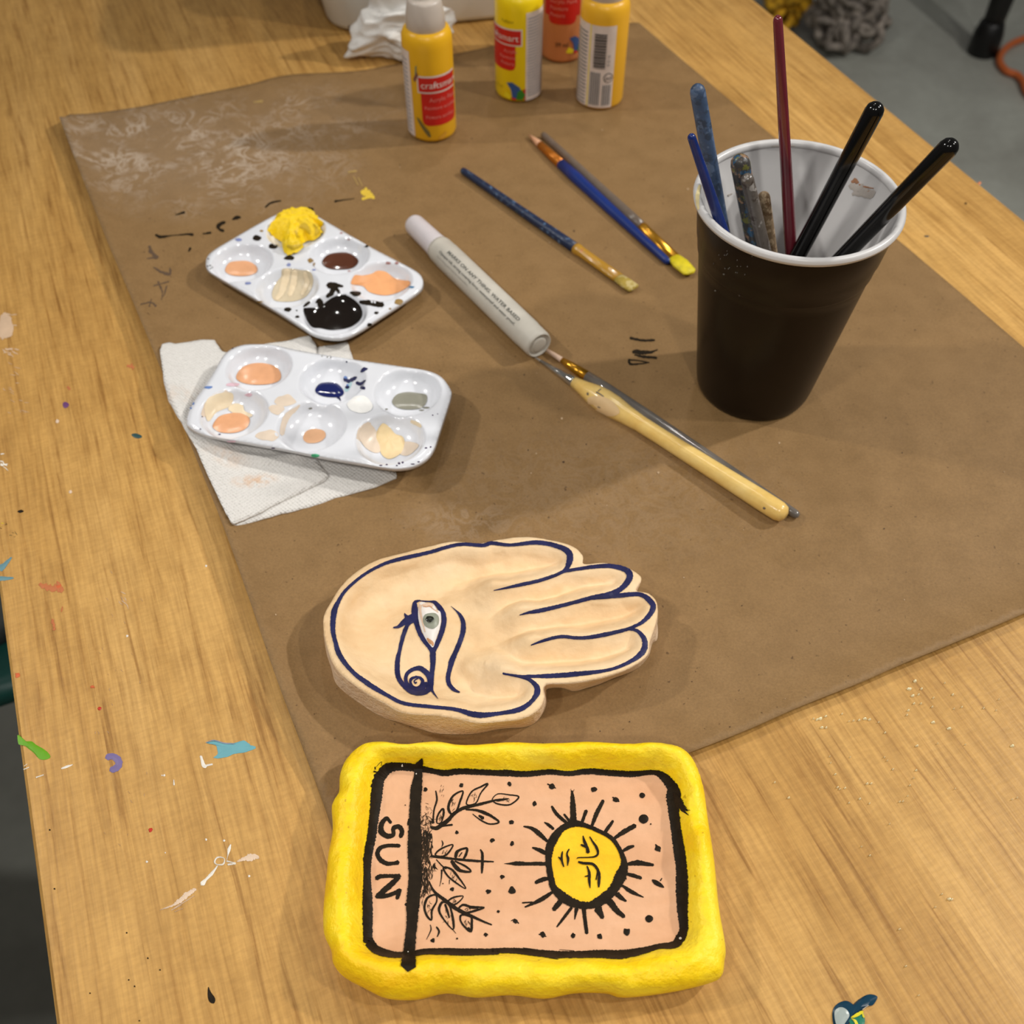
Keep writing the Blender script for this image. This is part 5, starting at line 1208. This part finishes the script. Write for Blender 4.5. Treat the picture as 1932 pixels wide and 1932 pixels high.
blob(mb, hb, [fr7(*p) for p in [(450, 380), (520, 370), (600, 400), (650, 460), (640, 490), (580, 500), (500, 460), (450, 420)]], 1, lift=.0002, dome=.0001)
strokes(mb, hb, fr7, 3.45, '500,345,8 520,355,10 550,375,6\n510,340,6 530,325,6\n445,350,14 446,362,12\n515,440,20 528,445,16\n1590,1098,16 1600,1102,12', 2)
mb.build('handle', [creamw, paint('cream_drip_on_handle', (224, 190, 140), .6), paint('blue_grey_specks', (110, 96, 84), .5)], r)
# ------------------------------------------------------------------ crumpled tissue behind the first bottle
tc = P(775, 128, .0)
tis = MB(); nu, nv_ = 150, 90; cc = P(768, 112, 0)+Vector((0, .010, 0)); vs = []
spikes = [(Vector((-1, -.35, -.35)).normalized(), .017, .28), (Vector((-.55, -.1, 1)).normalized(), .016, .16), (Vector((.75, -.2, .1)).normalized(), .004, .4), (Vector((.1, -.2, 1)).normalized(), .004, .3)]
for j in range(nv_+1):
    ph = math.pi*j/nv_
    for i in range(nu):
        a = 2*math.pi*i/nu; d = Vector((math.sin(ph)*math.cos(a), math.sin(ph)*math.sin(a), math.cos(ph)))
        q = Vector((d.x*1.1+.3, d.y, d.z*1.9+7)); f = 1-abs(mnoise.noise(q*1.0))*2.4; g = 1-abs(mnoise.noise(q*2.1+Vector((5, 1, 2))))*2
        r_ = 1+.22*f+.14*g+.012*mnoise.noise(q*9)-.16
        v = Vector((d.x*.030, d.y*.020, d.z*.026))*r_
        for s_, amp, w_ in spikes:
            k = max(0, (d.dot(s_)-(1-w_))/w_); v += s_*amp*k*k*(1+.3*g)
        p = cc+v+Vector((0, 0, .0225)); p.z = max(p.z, TOP+PAP+.0005); vs.append(p)
fs = [(j*nu+i, j*nu+(i+1) % nu, (j+1)*nu+(i+1) % nu, (j+1)*nu+i) for j in range(nv_) for i in range(nu)]
tis.add(vs, fs)
o = tis.build('crumpled_tissue', towel_mat('soft_white_tissue', (0.90, 0.88, 0.84, 1), False), origin=(cc.x, cc.y, TOP+PAP))
tag(o, 'crumpled white tissue lying behind the yellow bottle in front of the bin', 'tissue')
# ------------------------------------------------------------------ off-white bin at the back
pl = P(622, 70, 0); pr_ = P(1010, 34, 0)
dirx = (pr_-pl); W_ = dirx.length+.01; dirx.normalize(); diry = Vector((-dirx.y, dirx.x, 0))
bc = pl+dirx*(W_/2)+diry*.065+Vector((0, 0, 0))
bin_ = empty('storage_bin', (bc.x, bc.y, TOP), 'off-white plastic bin with rounded corners standing behind the tissue and bottles', 'bin')
def rrect(hw, hd, r, n=8):
    o_ = []
    for sx, sy, a0 in ((1, 1, 0), (-1, 1, 90), (-1, -1, 180), (1, -1, 270)):
        for k in range(n+1): a = math.radians(a0+90*k/n); o_.append((sx*(hw-r)+r*math.cos(a), sy*(hd-r)+r*math.sin(a)))
    return o_
mb = MB(); lay = []
for z, g, r in ((0, -.006, .024), (.002, -.002, .026), (.006, .0, .028), (.055, .008, .03), (.11, .016, .032), (.112, .022, .034), (.116, .022, .034), (.117, .013, .03), (.10, .0115, .03), (.05, .006, .028), (.006, -.003, .024)):
    lay.append([bc+dirx*x+diry*y+Vector((0, 0, z+.0002)) for x, y in rrect(W_/2+g, .065+g, r)])
n = len(lay[0])
for q in lay: mb.v.extend(q)
for k in range(len(lay)-1):
    for i in range(n): mb.f.append([k*n+i, k*n+(i+1) % n, (k+1)*n+(i+1) % n, (k+1)*n+i]); mb.m.append(0)
mb.f.append(list(range(n))[::-1]); mb.m.append(0); mb.f.append([(len(lay)-1)*n+i for i in range(n)]); mb.m.append(0)
bp = on_bvh(mb.bvh())
strokes(mb, bp, FULL, 1, '651,62,3 653,70,5 655,78,4', 1); strokes(mb, bp, FULL, 1, '658,48,3 660,55,4', 2); strokes(mb, bp, FULL, 1, '640,74,4 644,68,5', 2)
mb.build('bin_body', [mat('off_white_bin_plastic', (222, 222, 216), .45, .04, 20), M['black_paint'], paint('greyish_smear', (140, 134, 120), .5)], bin_)
# ------------------------------------------------------------------ things on the floor beyond the table
def PF(px, py, z=0): return P(px, py, z-TOP)
# black legged stool: one leg shows
fp = PF(1858, 84, .02); stool = empty('stool', (fp.x+.17, fp.y+.17, 0), 'black legged round stool on the grey floor, one rubber-tipped leg in view', 'stool')
bkp = mat('matte_black_leg', (22, 20, 18), .45, .05)
for k in range(4):
    a = math.radians(225+90*k); c_ = Vector((fp.x+.17+.24*math.cos(a), fp.y+.17+.24*math.sin(a), 0))
    mb = MB(); t_ = Vector((c_.x-(c_.x-stool.location.x)*.12, c_.y-(c_.y-stool.location.y)*.12, .62))
    lathe(mb, c_+Vector((0, 0, .02)), t_, [(0, .021), (.10, .024), (.6, .026)], 24); lo = mb.build('leg', bkp, stool)
    mb = MB(); lathe(mb, c_, c_+Vector((0, 0, 1)), [(0, .030), (.004, .033), (.045, .032), (.07, .026), (.075, .020)], 24)
    me = mb.build('rubber_foot', mat('black_rubber', (14, 13, 12), .4), None); me.parent = lo; me.matrix_parent_inverse = Matrix.Translation(-Vector((stool.location.x, stool.location.y, 0)))
mb = MB(); lathe(mb, (stool.location.x, stool.location.y, .615), (stool.location.x, stool.location.y, 1), [(0, .17), (.01, .19), (.03, .195), (.045, .18), (.05, .1)], 48); mb.build('seat', bkp, stool)
# orange cord
fo = frame(1400, 0, 3.632); mb = MB()
tube(mb, [PF(*fo(*p), .009) for p in [(2150, 215), (2040, 235), (1932, 265), (1850, 300), (1785, 355), (1765, 420), (1810, 485), (1885, 515), (1925, 560), (1960, 640), (2060, 720), (2200, 700)]], .0075, 10)
o = mb.build('extension_cord', mat('orange_cord_rubber', (206, 106, 52), .45), origin=PF(1900, 110)); tag(o, 'orange cord looping on the grey floor beside the black stool leg', 'cord')
# skeins of thick yarn
def skein(name, px, py, rad, hgt, r, n, c_, label, seed, thick=.012):
    rg = random.Random(seed); ctr = PF(px, py, 0); mb = MB()
    for k in range(n):
        a = rg.uniform(0, 6.283); rr = rad*math.sqrt(rg.random())*.8; cx_ = ctr.x+rr*math.cos(a); cy_ = ctr.y+rr*math.sin(a); cz_ = rg.uniform(thick+.02, hgt)
        R_ = rg.uniform(.4, .8)*r; t1 = Vector((rg.gauss(0, 1), rg.gauss(0, 1), rg.gauss(0, 1))).normalized(); t2 = t1.orthogonal().normalized(); t3 = t1.cross(t2)
        pts = []
        for m_ in range(8):
            an = 2*math.pi*m_/8; q = Vector((cx_, cy_, cz_))+t2*(R_*math.cos(an))+t3*(R_*math.sin(an))*.7+t1*rg.uniform(-.2, .2)*R_; q.z = max(q.z, thick+.001); pts.append(q)
        tube(mb, pts, thick*rg.uniform(.7, 1.1), 7, closed=True)
    for v in mb.v: v += mnoise.noise_vector(v*80)*.003; v.z = max(v.z, .0008)
    o = mb.build(name, mat(name+'_wool', c_, .95, .35, 60, .8, 200), origin=(ctr.x, ctr.y, 0)); tag(o, label, 'yarn')
skein('yarn_bundle', 1590, 84, .075, .17, .05, 120, (150, 140, 130), 'grey bundle of thick looped yarn on the floor, largest of the yarn bundles', 4, .010)
skein('yarn_bundle', 1470, 60, .045, .17, .04, 30, (212, 160, 34), 'golden yellow looped yarn bundle on the floor left of the grey bundle', 9, .011)
skein('yarn_bundle', 1500, 40, .030, .12, .035, 20, (196, 84, 44), 'orange red looped yarn tucked between the yellow and grey bundles', 12, .010)
# teal chairs under the left edge
teal = mat('teal_plastic', (24, 78, 70), .4, .05); gpad = mat('dark_grey_seat_pad', (84, 88, 86), .7, .1)
def teal_chair(cx_, cy_, rot, label):
    root = empty('teal_chair', (cx_, cy_, 0), label, 'chair', 'teal chairs beside the table'); zs = .44
    mb = MB(); R0 = Matrix.Rotation(rot, 3, 'Z')
    def pt(x, y, z): return Vector((cx_, cy_, 0))+R0 @ Vector((x, y, 0))+Vector((0, 0, z))
    rings_ = []
    for z, s_ in ((zs-.012, .94), (zs-.004, 1.0), (zs+.012, 1.0), (zs+.014, .93), (zs+.002, .80)):
        rings_.append([pt(x*s_, y*s_, z) for x, y in rrect(.21, .20, .09)])
    n = len(rings_[0])
    for q in rings_: mb.v.extend(q)
    for k in range(4):
        for i in range(n): mb.f.append([k*n+i, k*n+(i+1) % n, (k+1)*n+(i+1) % n, (k+1)*n+i]); mb.m.append(0)
    mb.f.append(list(range(n))[::-1]); mb.m.append(0); mb.f.append([4*n+i for i in range(n)]); mb.m.append(0)
    mb.build('seat', teal, root)
    mb = MB(); q0 = [pt(x*.78, y*.78, zs+.003) for x, y in rrect(.21, .20, .09)]; q1 = [pt(x*.74, y*.74, zs+.02) for x, y in rrect(.21, .20, .09)]; q2 = [pt(x*.6, y*.6, zs+.024) for x, y in rrect(.21, .20, .09)]
    mb.v = q0+q1+q2
    for k in range(2):
        for i in range(n): mb.f.append([k*n+i, k*n+(i+1) % n, (k+1)*n+(i+1) % n, (k+1)*n+i]); mb.m.append(0)
    mb.f.append([2*n+i for i in range(n)]); mb.m.append(0); mb.f.append(list(range(n))[::-1]); mb.m.append(0)
    mb.build('seat_pad', gpad, root)
    for sx, sy in ((1, 1), (1, -1), (-1, 1), (-1, -1)):
        mb = MB(); lathe(mb, pt(sx*.19, sy*.18, 0), pt(sx*.16, sy*.15, zs-.012), [(0, .012), (.43, .013)], 14); mb.build('leg', bkp, root)
    mb = MB(); pts = [pt(-.20, -.17, zs), pt(-.22, -.17, zs+.16), pt(-.235, -.14, zs+.26), pt(-.24, 0, zs+.29), pt(-.235, .14, zs+.26), pt(-.22, .17, zs+.16), pt(-.20, .17, zs)]
    tube(mb, pts, .014, 10); mb.build('back_frame', teal, root)
    mb = MB(); tube(mb, [pt(-.226, -.16, zs+.17), pt(-.245, 0, zs+.17), pt(-.226, .16, zs+.17)], .03, 10); mb.build('backrest', teal, root)
q = PF(12, 1368, .44); teal_chair(q.x-.17, q.y+.20, math.radians(6), 'teal chair with grey pad showing at the left edge beside the green paint drip')
q = PF(50, 1908, .452); teal_chair(q.x-.12, q.y-.205, math.radians(-4), 'teal chair corner at the bottom left of the view beneath the table edge')
